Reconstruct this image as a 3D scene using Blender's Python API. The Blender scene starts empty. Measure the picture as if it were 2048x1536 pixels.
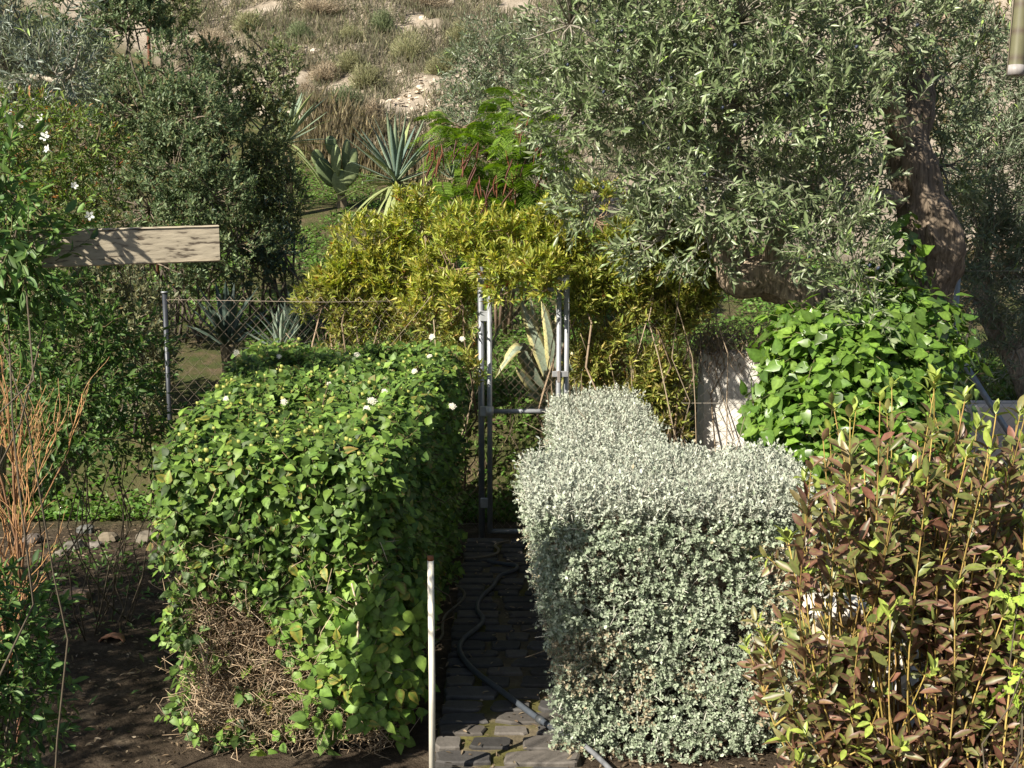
import bpy, math
import numpy as np
from mathutils import Vector, Matrix

# ------------------------------------------------------------------ camera, sky, sun, exposure
scene = bpy.context.scene
COL = scene.collection
rng = np.random.default_rng(11)
R = math.radians

CAM_H, PITCH, FPX = 2.6, R(8.6), 2400.0
cam_d = bpy.data.cameras.new('camera'); cam = bpy.data.objects.new('camera', cam_d); COL.objects.link(cam)
cam_d.sensor_width = 36.0; cam_d.lens = 36.0 * FPX / 2048.0
cam_d.clip_start = 0.05; cam_d.clip_end = 500
cam.location = (0, 0, CAM_H); cam.rotation_euler = (math.pi / 2 - PITCH, 0, 0)
scene.camera = cam

SUN_AZ, SUN_EL = R(46), R(37)           # the light travels to the right and away from the camera
tdir = Vector((math.sin(SUN_AZ) * math.cos(SUN_EL), math.cos(SUN_AZ) * math.cos(SUN_EL), -math.sin(SUN_EL)))
world = bpy.data.worlds.new('World'); scene.world = world; world.use_nodes = True
wn = world.node_tree
sky = wn.nodes.new('ShaderNodeTexSky'); sky.sky_type = 'NISHITA'; sky.sun_disc = False
sky.sun_elevation = SUN_EL; sky.sun_rotation = math.atan2(-tdir.x, -tdir.y)
bg = wn.nodes['Background']; bg.inputs[1].default_value = 0.05
wn.links.new(sky.outputs[0], bg.inputs[0])
sun_d = bpy.data.lights.new('sun', 'SUN'); sun = bpy.data.objects.new('sun', sun_d); COL.objects.link(sun)
sun_d.energy = 5.0; sun_d.angle = R(0.53); sun_d.color = (1.0, 0.93, 0.80)
sun.rotation_euler = tdir.to_track_quat('-Z', 'Y').to_euler(); sun.location = (-8, -8, 12)
scene.view_settings.view_transform = 'Standard'; scene.view_settings.look = 'None'
scene.view_settings.exposure = 1.0; scene.view_settings.gamma = 1.0
try:
    scene.view_settings.use_curve_mapping = False
except Exception:
    pass
scene.cycles.max_bounces = 5; scene.cycles.diffuse_bounces = 3; scene.cycles.glossy_bounces = 2; scene.cycles.transmission_bounces = 3; scene.cycles.transparent_max_bounces = 4

# ------------------------------------------------------------------ helpers
cp, sp = math.cos(PITCH), math.sin(PITCH)

def W(px, py, Y):
    """point at ground distance Y that the lens sees at photo pixel (px, py)"""
    u = (768 - py) / FPX
    dy = cp + u * sp; dz = -sp + u * cp
    return np.array([(px - 1024) / FPX * Y / dy, Y, CAM_H + dz * Y / dy])

def G(px, py, z=0.0):
    u = (768 - py) / FPX
    s = (-sp + u * cp) / (cp + u * sp)
    return W(px, py, (z - CAM_H) / s)

def nrm(a):
    return a / np.maximum(np.linalg.norm(a, axis=-1, keepdims=True), 1e-9)

def _hash(ix, iy, iz, s):
    h = (ix * 374761393 + iy * 668265263 + iz * 2147483647 + s * 974711) & 0xFFFFFFFF
    h = ((h ^ (h >> 13)) * 1274126177) & 0xFFFFFFFF
    h = (h ^ (h >> 16)) & 0xFFFFFFFF
    return h / 4294967295.0

def vnoise(p, s=0):
    p = np.asarray(p, float); i = np.floor(p).astype(np.int64); f = p - i; f = f * f * (3 - 2 * f)
    out = 0
    for dx in (0, 1):
        for dy in (0, 1):
            for dz in (0, 1):
                w = (f[..., 0] if dx else 1 - f[..., 0]) * (f[..., 1] if dy else 1 - f[..., 1]) * (f[..., 2] if dz else 1 - f[..., 2])
                out = out + w * _hash(i[..., 0] + dx, i[..., 1] + dy, i[..., 2] + dz, s)
    return out

def fbm(p, s=0, o=3):
    a, t, r = 1.0, 0.0, 0.0
    p = np.asarray(p, float)
    for k in range(o):
        r = r + a * vnoise(p, s + k); t += a; a *= .5; p = p * 2.03
    return r / t

class Geo:
    def __init__(s):
        s.v, s.f, s.c, s.t, s.n = [], [], [], [], 0
    def add(s, v, faces, tint=(1, 1, 1)):
        """faces: (m,k) int array, or list of such arrays"""
        v = np.asarray(v, float).reshape(-1, 3)
        if not isinstance(faces, (list, tuple)): faces = [faces]
        t = np.asarray(tint, float)
        if t.ndim == 1: t = np.tile(t, (len(v), 1))
        for f in faces:
            f = np.asarray(f, np.int64)
            if f.size: s.f.append(f + s.n)
        s.v.append(v); s.t.append(t); s.n += len(v)
    def mesh(s, name, smooth=True):
        me = bpy.data.meshes.new(name)
        if not s.v: return me
        v = np.concatenate(s.v); t = np.concatenate(s.t)
        me.vertices.add(len(v)); me.vertices.foreach_set('co', v.astype(np.float32).ravel())
        loops = np.concatenate([f.ravel() for f in s.f]).astype(np.int32)
        cnt = np.concatenate([np.full(len(f), f.shape[1], np.int32) for f in s.f])
        start = np.concatenate([[0], np.cumsum(cnt)[:-1]]).astype(np.int32)
        me.loops.add(len(loops)); me.loops.foreach_set('vertex_index', loops)
        me.polygons.add(len(cnt)); me.polygons.foreach_set('loop_start', start)
        try: me.polygons.foreach_set('loop_total', cnt)
        except Exception: pass
        me.polygons.foreach_set('use_smooth', np.full(len(cnt), smooth, bool))
        a = me.attributes.new('tint', 'FLOAT_COLOR', 'POINT')
        a.data.foreach_set('color', np.concatenate([t, np.ones((len(t), 1))], 1).astype(np.float32).ravel())
        me.update(calc_edges=True)
        return me

def link(name, me, mat=None, parent=None):
    o = bpy.data.objects.new(name, me); COL.objects.link(o)
    if mat is not None and me is not None and len(me.materials) == 0: me.materials.append(mat)
    if parent is not None: o.parent = parent
    return o

def thing(name, label, cat, loc, group=None):
    o = bpy.data.objects.new(name, None); COL.objects.link(o)
    o.location = Vector([float(q) for q in loc]); o.empty_display_size = .1
    o['label'] = label; o['category'] = cat
    if group: o['group'] = group
    return o

def part(name, geo, mat, root, kind=None, label=None, smooth=True):
    """a mesh given in world coordinates, made a child of its thing"""
    off = np.array(root.location); g = geo
    if root.type == 'EMPTY' or root.location.length > 0:
        g.v = [v - off for v in g.v]
    if root.parent is not None:
        g.v = [v - np.array(root.parent.location) for v in g.v]
    o = link(name, g.mesh(name, smooth), mat, root)
    if kind: o['kind'] = kind
    if label: o['label'] = label
    return o

def single(name, geo, mat, label, cat, origin, group=None, kind=None, smooth=True):
    g = geo; off = np.asarray(origin, float); g.v = [v - off for v in g.v]
    o = link(name, g.mesh(name, smooth), mat); o.location = Vector([float(q) for q in off])
    if label: o['label'] = label
    if cat: o['category'] = cat
    if group: o['group'] = group
    if kind: o['kind'] = kind
    return o

# ---- materials
def newmat(name):
    m = bpy.data.materials.new(name); m.use_nodes = True
    nt = m.node_tree; b = nt.nodes['Principled BSDF']
    return m, nt, b

def nd(nt, typ, **kw):
    n = nt.nodes.new(typ)
    for k, v in kw.items(): setattr(n, k, v)
    return n

def leaf_mat(name, rough=.45, transl=.35, spec=.5, under=(1.15, 1.15, 1.15), under_mix=.0, under_col=(.3, .33, .28), mottle=False):
    m, nt, b = newmat(name)
    at = nd(nt, 'ShaderNodeAttribute', attribute_name='tint')
    geo = nd(nt, 'ShaderNodeNewGeometry')
    mix = nd(nt, 'ShaderNodeMix', data_type='RGBA')
    mu = nd(nt, 'ShaderNodeMath', operation='MULTIPLY'); mu.inputs[1].default_value = under_mix
    nt.links.new(geo.outputs['Backfacing'], mu.inputs[0])
    nt.links.new(mu.outputs[0], mix.inputs['Factor'])
    nt.links.new(at.outputs['Color'], mix.inputs['A'])
    mix.inputs['B'].default_value = (*under_col, 1)
    no = nd(nt, 'ShaderNodeTexNoise'); no.inputs['Scale'].default_value = 60; no.inputs['Detail'].default_value = 2
    tc = nd(nt, 'ShaderNodeNewGeometry')
    nt.links.new(tc.outputs['Position'], no.inputs['Vector'])
    mr = nd(nt, 'ShaderNodeMapRange'); mr.inputs[1].default_value = .3; mr.inputs[2].default_value = .7
    mr.inputs[3].default_value = .8; mr.inputs[4].default_value = 1.2
    nt.links.new(no.outputs['Fac'], mr.inputs[0])
    vm = nd(nt, 'ShaderNodeVectorMath', operation='SCALE'); vm.inputs['Scale'].default_value = 1.0
    nt.links.new(mix.outputs['Result'], vm.inputs[0])
    if mottle: nt.links.new(mr.outputs[0], vm.inputs['Scale'])
    nt.links.new(vm.outputs[0], b.inputs['Base Color'])
    b.inputs['Roughness'].default_value = rough
    b.inputs['Specular IOR Level'].default_value = spec
    tr = nd(nt, 'ShaderNodeBsdfTranslucent')
    hs = nd(nt, 'ShaderNodeHueSaturation'); hs.inputs['Saturation'].default_value = 1.15; hs.inputs['Value'].default_value = 1.3
    nt.links.new(vm.outputs[0], hs.inputs['Color']); nt.links.new(hs.outputs[0], tr.inputs[0])
    ms = nd(nt, 'ShaderNodeMixShader'); ms.inputs[0].default_value = transl
    nt.links.new(b.outputs[0], ms.inputs[1]); nt.links.new(tr.outputs[0], ms.inputs[2])
    nt.links.new(ms.outputs[0], nt.nodes['Material Output'].inputs[0])
    return m

def tint_mat(name, rough=.8, noise=0, amt=.3, spec=.3, bump=0.0, stretch=(1, 1, 1), metal=0.0):
    """base colour from the mesh's own tint, broken up by noise"""
    m, nt, b = newmat(name)
    at = nd(nt, 'ShaderNodeAttribute', attribute_name='tint')
    out = at.outputs['Color']
    if noise:
        tc = nd(nt, 'ShaderNodeTexCoord'); mp = nd(nt, 'ShaderNodeMapping'); mp.inputs['Scale'].default_value = stretch
        nt.links.new(tc.outputs['Object'], mp.inputs[0])
        no = nd(nt, 'ShaderNodeTexNoise'); no.inputs['Scale'].default_value = noise; no.inputs['Detail'].default_value = 6
        no.inputs['Roughness'].default_value = .65
        nt.links.new(mp.outputs[0], no.inputs['Vector'])
        mr = nd(nt, 'ShaderNodeMapRange'); mr.inputs[1].default_value = .25; mr.inputs[2].default_value = .75
        mr.inputs[3].default_value = 1 - amt; mr.inputs[4].default_value = 1 + amt
        nt.links.new(no.outputs['Fac'], mr.inputs[0])
        vm = nd(nt, 'ShaderNodeVectorMath', operation='SCALE')
        nt.links.new(out, vm.inputs[0]); nt.links.new(mr.outputs[0], vm.inputs['Scale'])
        out = vm.outputs[0]
        if bump:
            bp = nd(nt, 'ShaderNodeBump'); bp.inputs['Strength'].default_value = bump; bp.inputs['Distance'].default_value = .02
            nt.links.new(no.outputs['Fac'], bp.inputs['Height']); nt.links.new(bp.outputs[0], b.inputs['Normal'])
    nt.links.new(out, b.inputs['Base Color'])
    b.inputs['Roughness'].default_value = rough; b.inputs['Specular IOR Level'].default_value = spec
    b.inputs['Metallic'].default_value = metal
    return m

M_twig = tint_mat('twig_bark', .8, 40, .3)
M_bark = tint_mat('olive_bark', .95, 16, .85, bump=1.0, stretch=(2.6, 2.6, .3), spec=.1)
M_lant = leaf_mat('lantana_leaf', .5, .3, .35, under_mix=.5, under_col=(.16, .24, .09), mottle=True)
M_silver = leaf_mat('silver_leaf', .75, .15, .2, under_mix=.7, under_col=(.46, .47, .40))
M_shiny = leaf_mat('glossy_leaf', .36, .32, .5, mottle=True)
M_brown = leaf_mat('burnt_leaf', .42, .22, .5, mottle=True)
M_olive = leaf_mat('olive_leaf', .38, .18, .55, under_mix=.8, under_col=(.25, .285, .175))
M_call = leaf_mat('bottlebrush_leaf', .42, .35, .5)
M_dull = leaf_mat('matt_leaf', .5, .3, .4)
M_feather = leaf_mat('feather_leaf', .55, .4, .3)
M_succ = leaf_mat('succulent_leaf', .5, .05, .35, mottle=True)
M_petal = leaf_mat('petal', .6, .35, .2)
M_stone = tint_mat('stone', .9, 9, .3, bump=.5)
M_grass = leaf_mat('grass_blade', .7, .3, .2)

# ---- leaf templates: local x across, y along, z up from the blade
def leaf_tmpl(rings, fold=.25, curl=-.15, wob=0.0):
    v = [(0, 0, 0)]; rib = [1.0]
    for t, hw in rings:
        z = curl * t * t
        v += [(-hw, t, z + fold * hw * .4 + wob * math.sin(9 * t)), (0, t, z), (hw, t, z + fold * hw * .4 - wob * math.sin(7 * t))]
        rib += [0, 1, 0]
    v.append((0, 1, curl)); rib.append(.3)
    tri, quad = [(0, 2, 1), (0, 3, 2)], []
    k = len(rings)
    for i in range(k - 1):
        a = 1 + 3 * i; b = a + 3
        quad += [(a, a + 1, b + 1, b), (a + 1, a + 2, b + 2, b + 1)]
    a = 1 + 3 * (k - 1); tip = len(v) - 1
    tri += [(a, a + 1, tip), (a + 1, a + 2, tip)]
    return dict(v=np.array(v, float), tri=np.array(tri), quad=np.array(quad, np.int64).reshape(-1, 4), rib=np.array(rib))

def fold2(w=.45, z=.1, c=0.0):
    return dict(v=np.array([(0, 0, 0), (-.5, w, z), (0, 1, c), (.5, w, z)], float), tri=np.array([(0, 2, 1), (0, 3, 2)]), quad=np.zeros((0, 4), int), rib=np.array([.6, 0, .4, 0]))
TINY = [fold2(.45, .10), fold2(.5, .16, .1), fold2(.4, .06, -.15)]
LANCE = [leaf_tmpl([(.5, .5)], .5, c) for c in (-.02, -.12, .08)]
LANCE2 = [leaf_tmpl([(.3, .42), (.65, .45)], .5, c) for c in (-.03, -.2, .1)]
ELL = [leaf_tmpl([(.2, .33), (.5, .5), (.8, .32)], .4, c, .01) for c in (-.08, -.25, .08)]
OVATE = [leaf_tmpl([(.1, .34), (.3, .5), (.58, .4), (.83, .17)], f_, c, .03) for c, f_ in ((-.1, .3), (-.4, .5), (.1, .6), (-.25, -.2), (-.5, .2))]
OVATE2 = [leaf_tmpl([(.25, .5), (.62, .38)], f_, c, .03) for c, f_ in ((-.1, .3), (-.4, .5), (.1, .6), (-.25, -.2), (-.5, .2))]
HEART = [leaf_tmpl([(-.03, .26), (.18, .5), (.5, .41), (.8, .15)], .3, c, .02) for c in (-.1, -.3, .05)]
LOBED = [leaf_tmpl([(.12, .16), (.24, .5), (.34, .22), (.52, .5), (.6, .2), (.8, .3)], .3, c) for c in (-.1, -.3)]

def cat_leaves(*ls):
    ls = [l for l in ls if l is not None and len(l['B'])]
    return {k: np.concatenate([l[k] for l in ls]) for k in ls[0]}

def mkleaves(B, D, N, L, Wd, C, K=None):
    D = nrm(D); N = nrm(N - D * np.sum(N * D, 1, keepdims=True))
    if K is None: K = C * 1.3
    return dict(B=B, D=D, N=N, L=np.broadcast_to(L, (len(B),)).astype(float), W=np.broadcast_to(Wd, (len(B),)).astype(float), C=C, K=K)

def palette(n, cols, weights=None, jit=.18):
    """per-leaf colours: mixes of a leaf's natural colours"""
    cols = np.array(cols, float)
    w = rng.dirichlet(np.ones(len(cols)) * .55 if weights is None else np.array(weights) * 1.6, n)
    c = w @ cols
    return c * (1 + jit * rng.standard_normal((n, 1))).clip(.45, 1.7)

def frames(A):
    A = nrm(A); ref = np.where(np.abs(A[:, 2:3]) > .93, np.array([[1., 0, 0]]), np.array([[0, 0, 1.]]))
    U = nrm(np.cross(ref, A)); V = np.cross(A, U)
    return A, U, V

def sprigs(P, A, n, slen, L, Wd, ang, cols, mode='spiral', weights=None, t0=.1, up=.5, tip=None, tipn=0, jit=.18, droop=0.0, petiole=0.0, angt=None, lj=.2, K=None):
    """shoots of n leaves: returns leaves and the stem polylines"""
    S = len(P); A, U, V = frames(A)
    slen = np.broadcast_to(slen, (S,)) * (1 + .25 * (rng.random(S) - .5))
    out = []
    bend = nrm(rng.standard_normal((S, 3))) * .18; bend[:, 2] -= droop
    rot = rng.random(S) * 6.283
    for j in range(n):
        t = t0 + (1 - t0) * (j / max(n - 1, 1))
        if mode == 'opp':
            t = t0 + (1 - t0) * ((j // 2) / max((n - 1) // 2, 1)); az = rot + (j // 2) * 1.57 + (j % 2) * math.pi
        elif mode == 'flat':
            t = t0 + (1 - t0) * ((j // 2) / max((n - 1) // 2, 1)); az = (rot * 0) + (j % 2) * math.pi
        else:
            az = rot + j * 2.4
        a = ang if angt is None else ang + (angt - ang) * t
        a = a + .22 * rng.standard_normal(S)
        rad = U * np.cos(az)[:, None] + V * np.sin(az)[:, None]
        D = A * np.cos(a)[:, None] + rad * np.sin(a)[:, None] + .15 * rng.standard_normal((S, 3))
        D[:, 2] -= droop
        B = P + A * (slen * t)[:, None] + bend * (slen * t * t)[:, None] + rad * petiole
        N = A - nrm(D) * np.sum(A * nrm(D), 1, keepdims=True) + (np.array([0, 0, up]) if np.isscalar(up) else np.asarray(up)) + .25 * rng.standard_normal((S, 3))
        C = palette(S, cols, weights, jit)
        if tip is not None and j >= n - tipn:
            C = palette(S, tip, None, jit)
        ll = L * (1 + lj * rng.standard_normal(S)).clip(.55, 1.5)
        sc = 1.0 if mode != 'spiral' else 1.0
        out.append(mkleaves(B, D, N, ll * sc, Wd * ll / L, C, C * 1.3 if K is None else K * np.ones((S, 1))))
    q = np.stack([P, P + A * (slen * .5)[:, None] + bend * (slen * .25)[:, None], P + A * slen[:, None] + bend * slen[:, None]], 1)
    return cat_leaves(*out), q

def leaf_geo(lv, tm, geo=None):
    g = geo or Geo(); n = len(lv['B'])
    X = np.cross(lv['D'], lv['N'])
    var = rng.integers(0, len(tm), n)
    for k, T in enumerate(tm):
        i = np.where(var == k)[0]
        if not len(i): continue
        tv = T['v']; m = len(tv)
        v = (lv['B'][i][:, None] + tv[None, :, 0:1] * (X[i] * lv['W'][i][:, None])[:, None]
             + tv[None, :, 1:2] * (lv['D'][i] * lv['L'][i][:, None])[:, None]
             + tv[None, :, 2:3] * (lv['N'][i] * lv['L'][i][:, None])[:, None])
        r = T['rib'][None, :, None]
        c = lv['C'][i][:, None] * (1 - r) + lv['K'][i][:, None] * r
        off = (np.arange(len(i)) * m)[:, None, None]
        fs = [(T['tri'][None] + off).reshape(-1, 3)]
        if len(T['quad']): fs.append((T['quad'][None] + off).reshape(-1, 4))
        g.add(v.reshape(-1, 3), fs, c.reshape(-1, 3))
    return g

CAMP = np.array([0, 0, CAM_H])
def project(p):
    d = p - CAMP
    f = d[:, 1] * cp - d[:, 2] * sp; u = d[:, 1] * sp + d[:, 2] * cp
    return 1024 + FPX * d[:, 0] / f, 768 - FPX * u / f, f

def add_leaves(root, lv, tm, mat, nparts=300, rest='foliage', leafname='leaf', bin_px=16, tm2=None, far=None):
    """the leaves that show largest become parts of their own, the rest one mass"""
    n = len(lv['B'])
    pick = np.zeros(n, bool)
    if nparts:
        mid = lv['B'] + lv['D'] * (lv['L'] * .5)[:, None]
        x, y, f = project(mid)
        vis = (x > 0) & (x < 2048) & (y > 0) & (y < 1536)
        key = (x // bin_px).astype(int) * 1000 + (y // bin_px).astype(int)
        order = np.argsort(f); seen = {}
        cand = []
        for i in order:
            if vis[i] and key[i] not in seen:
                seen[key[i]] = 1; cand.append(i)
        cand = np.array(cand, int)
        if len(cand):
            view = nrm(mid[cand] - CAMP)
            area = lv['L'][cand] * lv['W'][cand] * (np.abs(np.sum(lv['N'][cand] * view, 1)) + .15) / f[cand] ** 2
            pick[cand[np.argsort(-area)[:nparts]]] = True
    rest_lv = {k: v[~pick] for k, v in lv.items()}
    if len(rest_lv['B']):
        if far:      # leaves deep in the distance need fewer facets
            fy = rest_lv['B'][:, 1] > far
            g = leaf_geo({k: v[~fy] for k, v in rest_lv.items()}, tm2 or tm)
            if fy.any(): leaf_geo({k: v[fy] for k, v in rest_lv.items()}, LANCE, g)
        else: g = leaf_geo(rest_lv, tm2 or tm)
        part(rest, g, mat, root, kind='stuff')
    idx = np.where(pick)[0]
    if len(idx):
        lum = lv['C'][idx].sum(1); q = np.argsort(np.argsort(lum)) * 8 // len(idx)
        meshes = {}
        off = np.array(root.location)
        for i, b in zip(idx, q):
            k = int(rng.integers(0, len(tm)))
            if (k, b) not in meshes:
                T = tm[k]; g = Geo(); r = T['rib'][:, None]
                sel = idx[q == b]
                mc = lv['C'][i]; mk = lv['K'][i]
                g.add(T['v'], [T['tri']] + ([T['quad']] if len(T['quad']) else []), mc * (1 - r) + mk * r)
                me = g.mesh(leafname); me.materials.append(mat); meshes[(k, b)] = me
            o = bpy.data.objects.new(leafname, meshes[(k, b)]); COL.objects.link(o); o.parent = root
            D, N = lv['D'][i], lv['N'][i]; X = np.cross(D, N); p = lv['B'][i] - off
            mtx = Matrix(((X[0] * lv['W'][i], D[0] * lv['L'][i], N[0] * lv['L'][i], p[0]),
                          (X[1] * lv['W'][i], D[1] * lv['L'][i], N[1] * lv['L'][i], p[1]),
                          (X[2] * lv['W'][i], D[2] * lv['L'][i], N[2] * lv['L'][i], p[2]), (0, 0, 0, 1)))
            o.matrix_basis = mtx

# ---- tubes
def tubes(Q, r0, r1, tint, sides=3, geo=None):
    """batch of tubes: Q (S,k,3) polylines, radius r0 to r1"""
    g = geo or Geo(); Q = np.asarray(Q, float); S, k, _ = Q.shape
    T = np.gradient(Q, axis=1); T = nrm(T)
    ref = np.array([.31, .17, .93])
    U = nrm(np.cross(T, ref)); V = np.cross(T, U)
    rr = np.linspace(0, 1, k)[None, :]
    rad = (np.broadcast_to(np.asarray(r0, float).reshape(-1, 1), (S, 1)) * (1 - rr) + np.broadcast_to(np.asarray(r1, float).reshape(-1, 1), (S, 1)) * rr)
    a = np.arange(sides) * 2 * math.pi / sides
    ring = Q[:, :, None] + rad[:, :, None, None] * (U[:, :, None] * np.cos(a)[None, None, :, None] + V[:, :, None] * np.sin(a)[None, None, :, None])
    v = ring.reshape(-1, 3)
    f = []
    for i in range(k - 1):
        for j in range(sides):
            j2 = (j + 1) % sides
            f.append((i * sides + j, i * sides + j2, (i + 1) * sides + j2, (i + 1) * sides + j))
    f = np.array(f); off = (np.arange(S) * k * sides)[:, None, None]
    t = np.asarray(tint, float)
    if t.ndim == 2: t = np.repeat(t, k * sides, 0)
    cap = np.array([[(k - 1) * sides + j for j in range(sides)], [j for j in range(sides)][::-1]])
    g.add(v, [(f[None] + off).reshape(-1, 4), (cap[None] + off).reshape(-1, sides)], t)
    return g

def spline(pts, n=24):
    p = np.asarray(pts, float); k = len(p)
    P = np.concatenate([[2 * p[0] - p[1]], p, [2 * p[-1] - p[-2]]])
    out = []
    ts = np.linspace(0, k - 1 - 1e-6, n)
    for t in ts:
        i = int(t); u = t - i; a, b, c, d = P[i], P[i + 1], P[i + 2], P[i + 3]
        out.append(.5 * ((2 * b) + (-a + c) * u + (2 * a - 5 * b + 4 * c - d) * u * u + (-a + 3 * b - 3 * c + d) * u ** 3))
    return np.array(out)

def limb(pts, radii, tint, n=30, sides=16, gnarl=.18, seed=0, geo=None):
    """a gnarled limb: swept section with lumps and ridges"""
    g = geo or Geo(); c = spline(pts, n); rad = np.interp(np.linspace(0, 1, n), np.linspace(0, 1, len(radii)), radii)
    T = nrm(np.gradient(c, axis=0)); U = nrm(np.cross(T, np.array([.21, .93, .3]))); V = np.cross(T, U)
    a = np.arange(sides) * 2 * math.pi / sides
    ca, sa = np.cos(a), np.sin(a)
    qq = np.stack([np.broadcast_to(ca * 1.3, (n, sides)), np.broadcast_to(sa * 1.3, (n, sides)), np.broadcast_to((np.arange(n) * .18)[:, None], (n, sides))], -1)
    qf = np.stack([np.broadcast_to(ca * 3.6, (n, sides)), np.broadcast_to(sa * 3.6, (n, sides)), np.broadcast_to((np.arange(n) * .22)[:, None], (n, sides))], -1)
    rr = rad[:, None] * (1 + gnarl * 2 * (fbm(qq, seed) - .5) + gnarl * 1.0 * (vnoise(qf, seed + 9) - .5) + gnarl * .5 * (vnoise(np.stack([np.broadcast_to(ca * 8, (n, sides)), np.broadcast_to(sa * 8, (n, sides)), np.broadcast_to((np.arange(n) * .16)[:, None], (n, sides))], -1), seed + 17) - .5))
    v = c[:, None] + rr[..., None] * (U[:, None] * ca[None, :, None] + V[:, None] * sa[None, :, None])
    f = [(i * sides + j, i * sides + (j + 1) % sides, (i + 1) * sides + (j + 1) % sides, (i + 1) * sides + j) for i in range(n - 1) for j in range(sides)]
    tt = np.asarray(tint)[None, None] * (0.75 + .5 * vnoise(qf * 1.3, seed + 4))[..., None]
    g.add(v.reshape(-1, 3), [np.array(f), np.array([list(range((n - 1) * sides, n * sides))])], tt.reshape(-1, 3))
    return g

def box(g, lo, hi, tint=(1, 1, 1), rot=0, jit=0, bev=0.0):
    lo, hi = np.asarray(lo, float), np.asarray(hi, float); c = (lo + hi) / 2; h = (hi - lo) / 2
    if bev <= 0:
        v = np.array([[x, y, z] for z in (-1, 1) for y in (-1, 1) for x in (-1, 1)], float) * h
        f = np.array([[0, 2, 3, 1], [4, 5, 7, 6], [0, 1, 5, 4], [2, 6, 7, 3], [0, 4, 6, 2], [1, 3, 7, 5]])
        fs = [f]
    else:
        v, fs3, fs4, idx = [], [], [], {}
        for sx in (-1, 1):
            for sy in (-1, 1):
                for sz in (-1, 1):
                    for ax in range(3):
                        q = np.array([sx, sy, sz], float) * h
                        for b in range(3):
                            if b != ax: q[b] -= (sx, sy, sz)[b] * bev
                        idx[(sx, sy, sz, ax)] = len(v); v.append(q)
        for ax in range(3):
            b, c2 = (ax + 1) % 3, (ax + 2) % 3
            for s in (-1, 1):
                L = []
                for (p, q) in ((-1, -1), (1, -1), (1, 1), (-1, 1)):
                    k = [0, 0, 0]; k[ax] = s; k[b] = p; k[c2] = q; L.append(idx[(*k, ax)])
                fs4.append(L if s > 0 else L[::-1])
            for p in (-1, 1):
                for q in (-1, 1):
                    k1 = [0, 0, 0]; k1[b] = p; k1[c2] = q; k1[ax] = -1; k2 = list(k1); k2[ax] = 1
                    L = [idx[(*k1, b)], idx[(*k2, b)], idx[(*k2, c2)], idx[(*k1, c2)]]
                    fs4.append(L)
        for sx in (-1, 1):
            for sy in (-1, 1):
                for sz in (-1, 1):
                    fs3.append([idx[(sx, sy, sz, a)] for a in range(3)])
        v = np.array(v); fs = [np.array(fs4), np.array(fs3)]
    if jit: v = v + jit * (rng.random(v.shape) - .5)
    if rot:
        ca, sa = math.cos(rot), math.sin(rot); v = np.stack([v[:, 0] * ca - v[:, 1] * sa, v[:, 0] * sa + v[:, 1] * ca, v[:, 2]], 1)
    g.add(v + c, fs, tint)
    return g

def rock_geo(r, tint, seed, flat=.65, nu=10, nv=7, rough=.5):
    g = Geo(); u = np.arange(nu) * 2 * math.pi / nu; w = np.linspace(-math.pi / 2, math.pi / 2, nv)[1:-1]
    d = np.array([[math.cos(b) * math.cos(a), math.cos(b) * math.sin(a), math.sin(b)] for b in w for a in u] + [[0, 0, -1], [0, 0, 1]])
    s = 1 + rough * (fbm(d * 1.4 + seed * 7.3, seed) - .5) * 2
    d2 = np.sign(d) * np.abs(d) ** .8
    v = d2 * s[:, None] * np.asarray(r)[None]
    v[:, 2] *= flat
    f = []
    for i in range(nv - 3):
        for j in range(nu):
            f.append((i * nu + j, i * nu + (j + 1) % nu, (i + 1) * nu + (j + 1) % nu, (i + 1) * nu + j))
    b0, t0 = len(d) - 2, len(d) - 1
    tri = [(b0, (j + 1) % nu, j) for j in range(nu)] + [(t0, (nv - 3) * nu + j, (nv - 3) * nu + (j + 1) % nu) for j in range(nu)]
    t = np.asarray(tint)[None] * (.8 + .4 * vnoise(d * 3 + seed, seed + 2))[:, None]
    g.add(v, [np.array(f), np.array(tri)], t)
    return g

# ---- crowns
def blob_points(blobs, density, shell=.2, gap=.42, gapf=2.2, seed=0, back=.5, minr=.15):
    """points and outward directions through a crown made of clumps"""
    P, A = [], []
    for (c, r) in blobs:
        c = np.asarray(c, float); r = np.asarray(r, float)
        n = int(density * 4 * math.pi * np.mean([r[0] * r[1], r[1] * r[2], r[0] * r[2]]))
        u = nrm(rng.standard_normal((n, 3)))
        rho = np.clip(1 - np.abs(rng.standard_normal(n)) * shell, minr, 1.0) * (1 + .22 * (fbm(u * 1.9 + c, seed + 3) - .45) * 2)
        p = c + u * rho[:, None] * r
        view = nrm(CAMP - c)
        keep = (fbm(p * gapf, seed) > gap) & ((u @ view > -.25) | (rng.random(n) < back))
        P.append(p[keep]); A.append(nrm(u[keep] / r * r.mean()))
    return np.concatenate(P), np.concatenate(A)

def pblob(px, py, Y, rx, ry, rd):
    """a clump centred where the lens sees (px,py) at distance Y; rx, ry in photo pixels, rd in metres"""
    return (W(px, py, Y), (rx * Y / FPX, rd, ry * Y / FPX))

def twig_batch(P0, P1, r0, r1, tint, jit=.12, sides=3, geo=None, k=4):
    P0, P1 = np.asarray(P0), np.asarray(P1); S = len(P0)
    t = np.linspace(0, 1, k)[None, :, None]; d = np.linalg.norm(P1 - P0, axis=1)[:, None, None]
    Q = P0[:, None] * (1 - t) + P1[:, None] * t + np.sin(t * math.pi) * jit * d * rng.standard_normal((S, 1, 3)) + .25 * jit * d * rng.standard_normal((S, k, 3)) * (t > 0) * (t < 1)
    return tubes(Q, r0, r1, tint, sides, geo)

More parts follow.
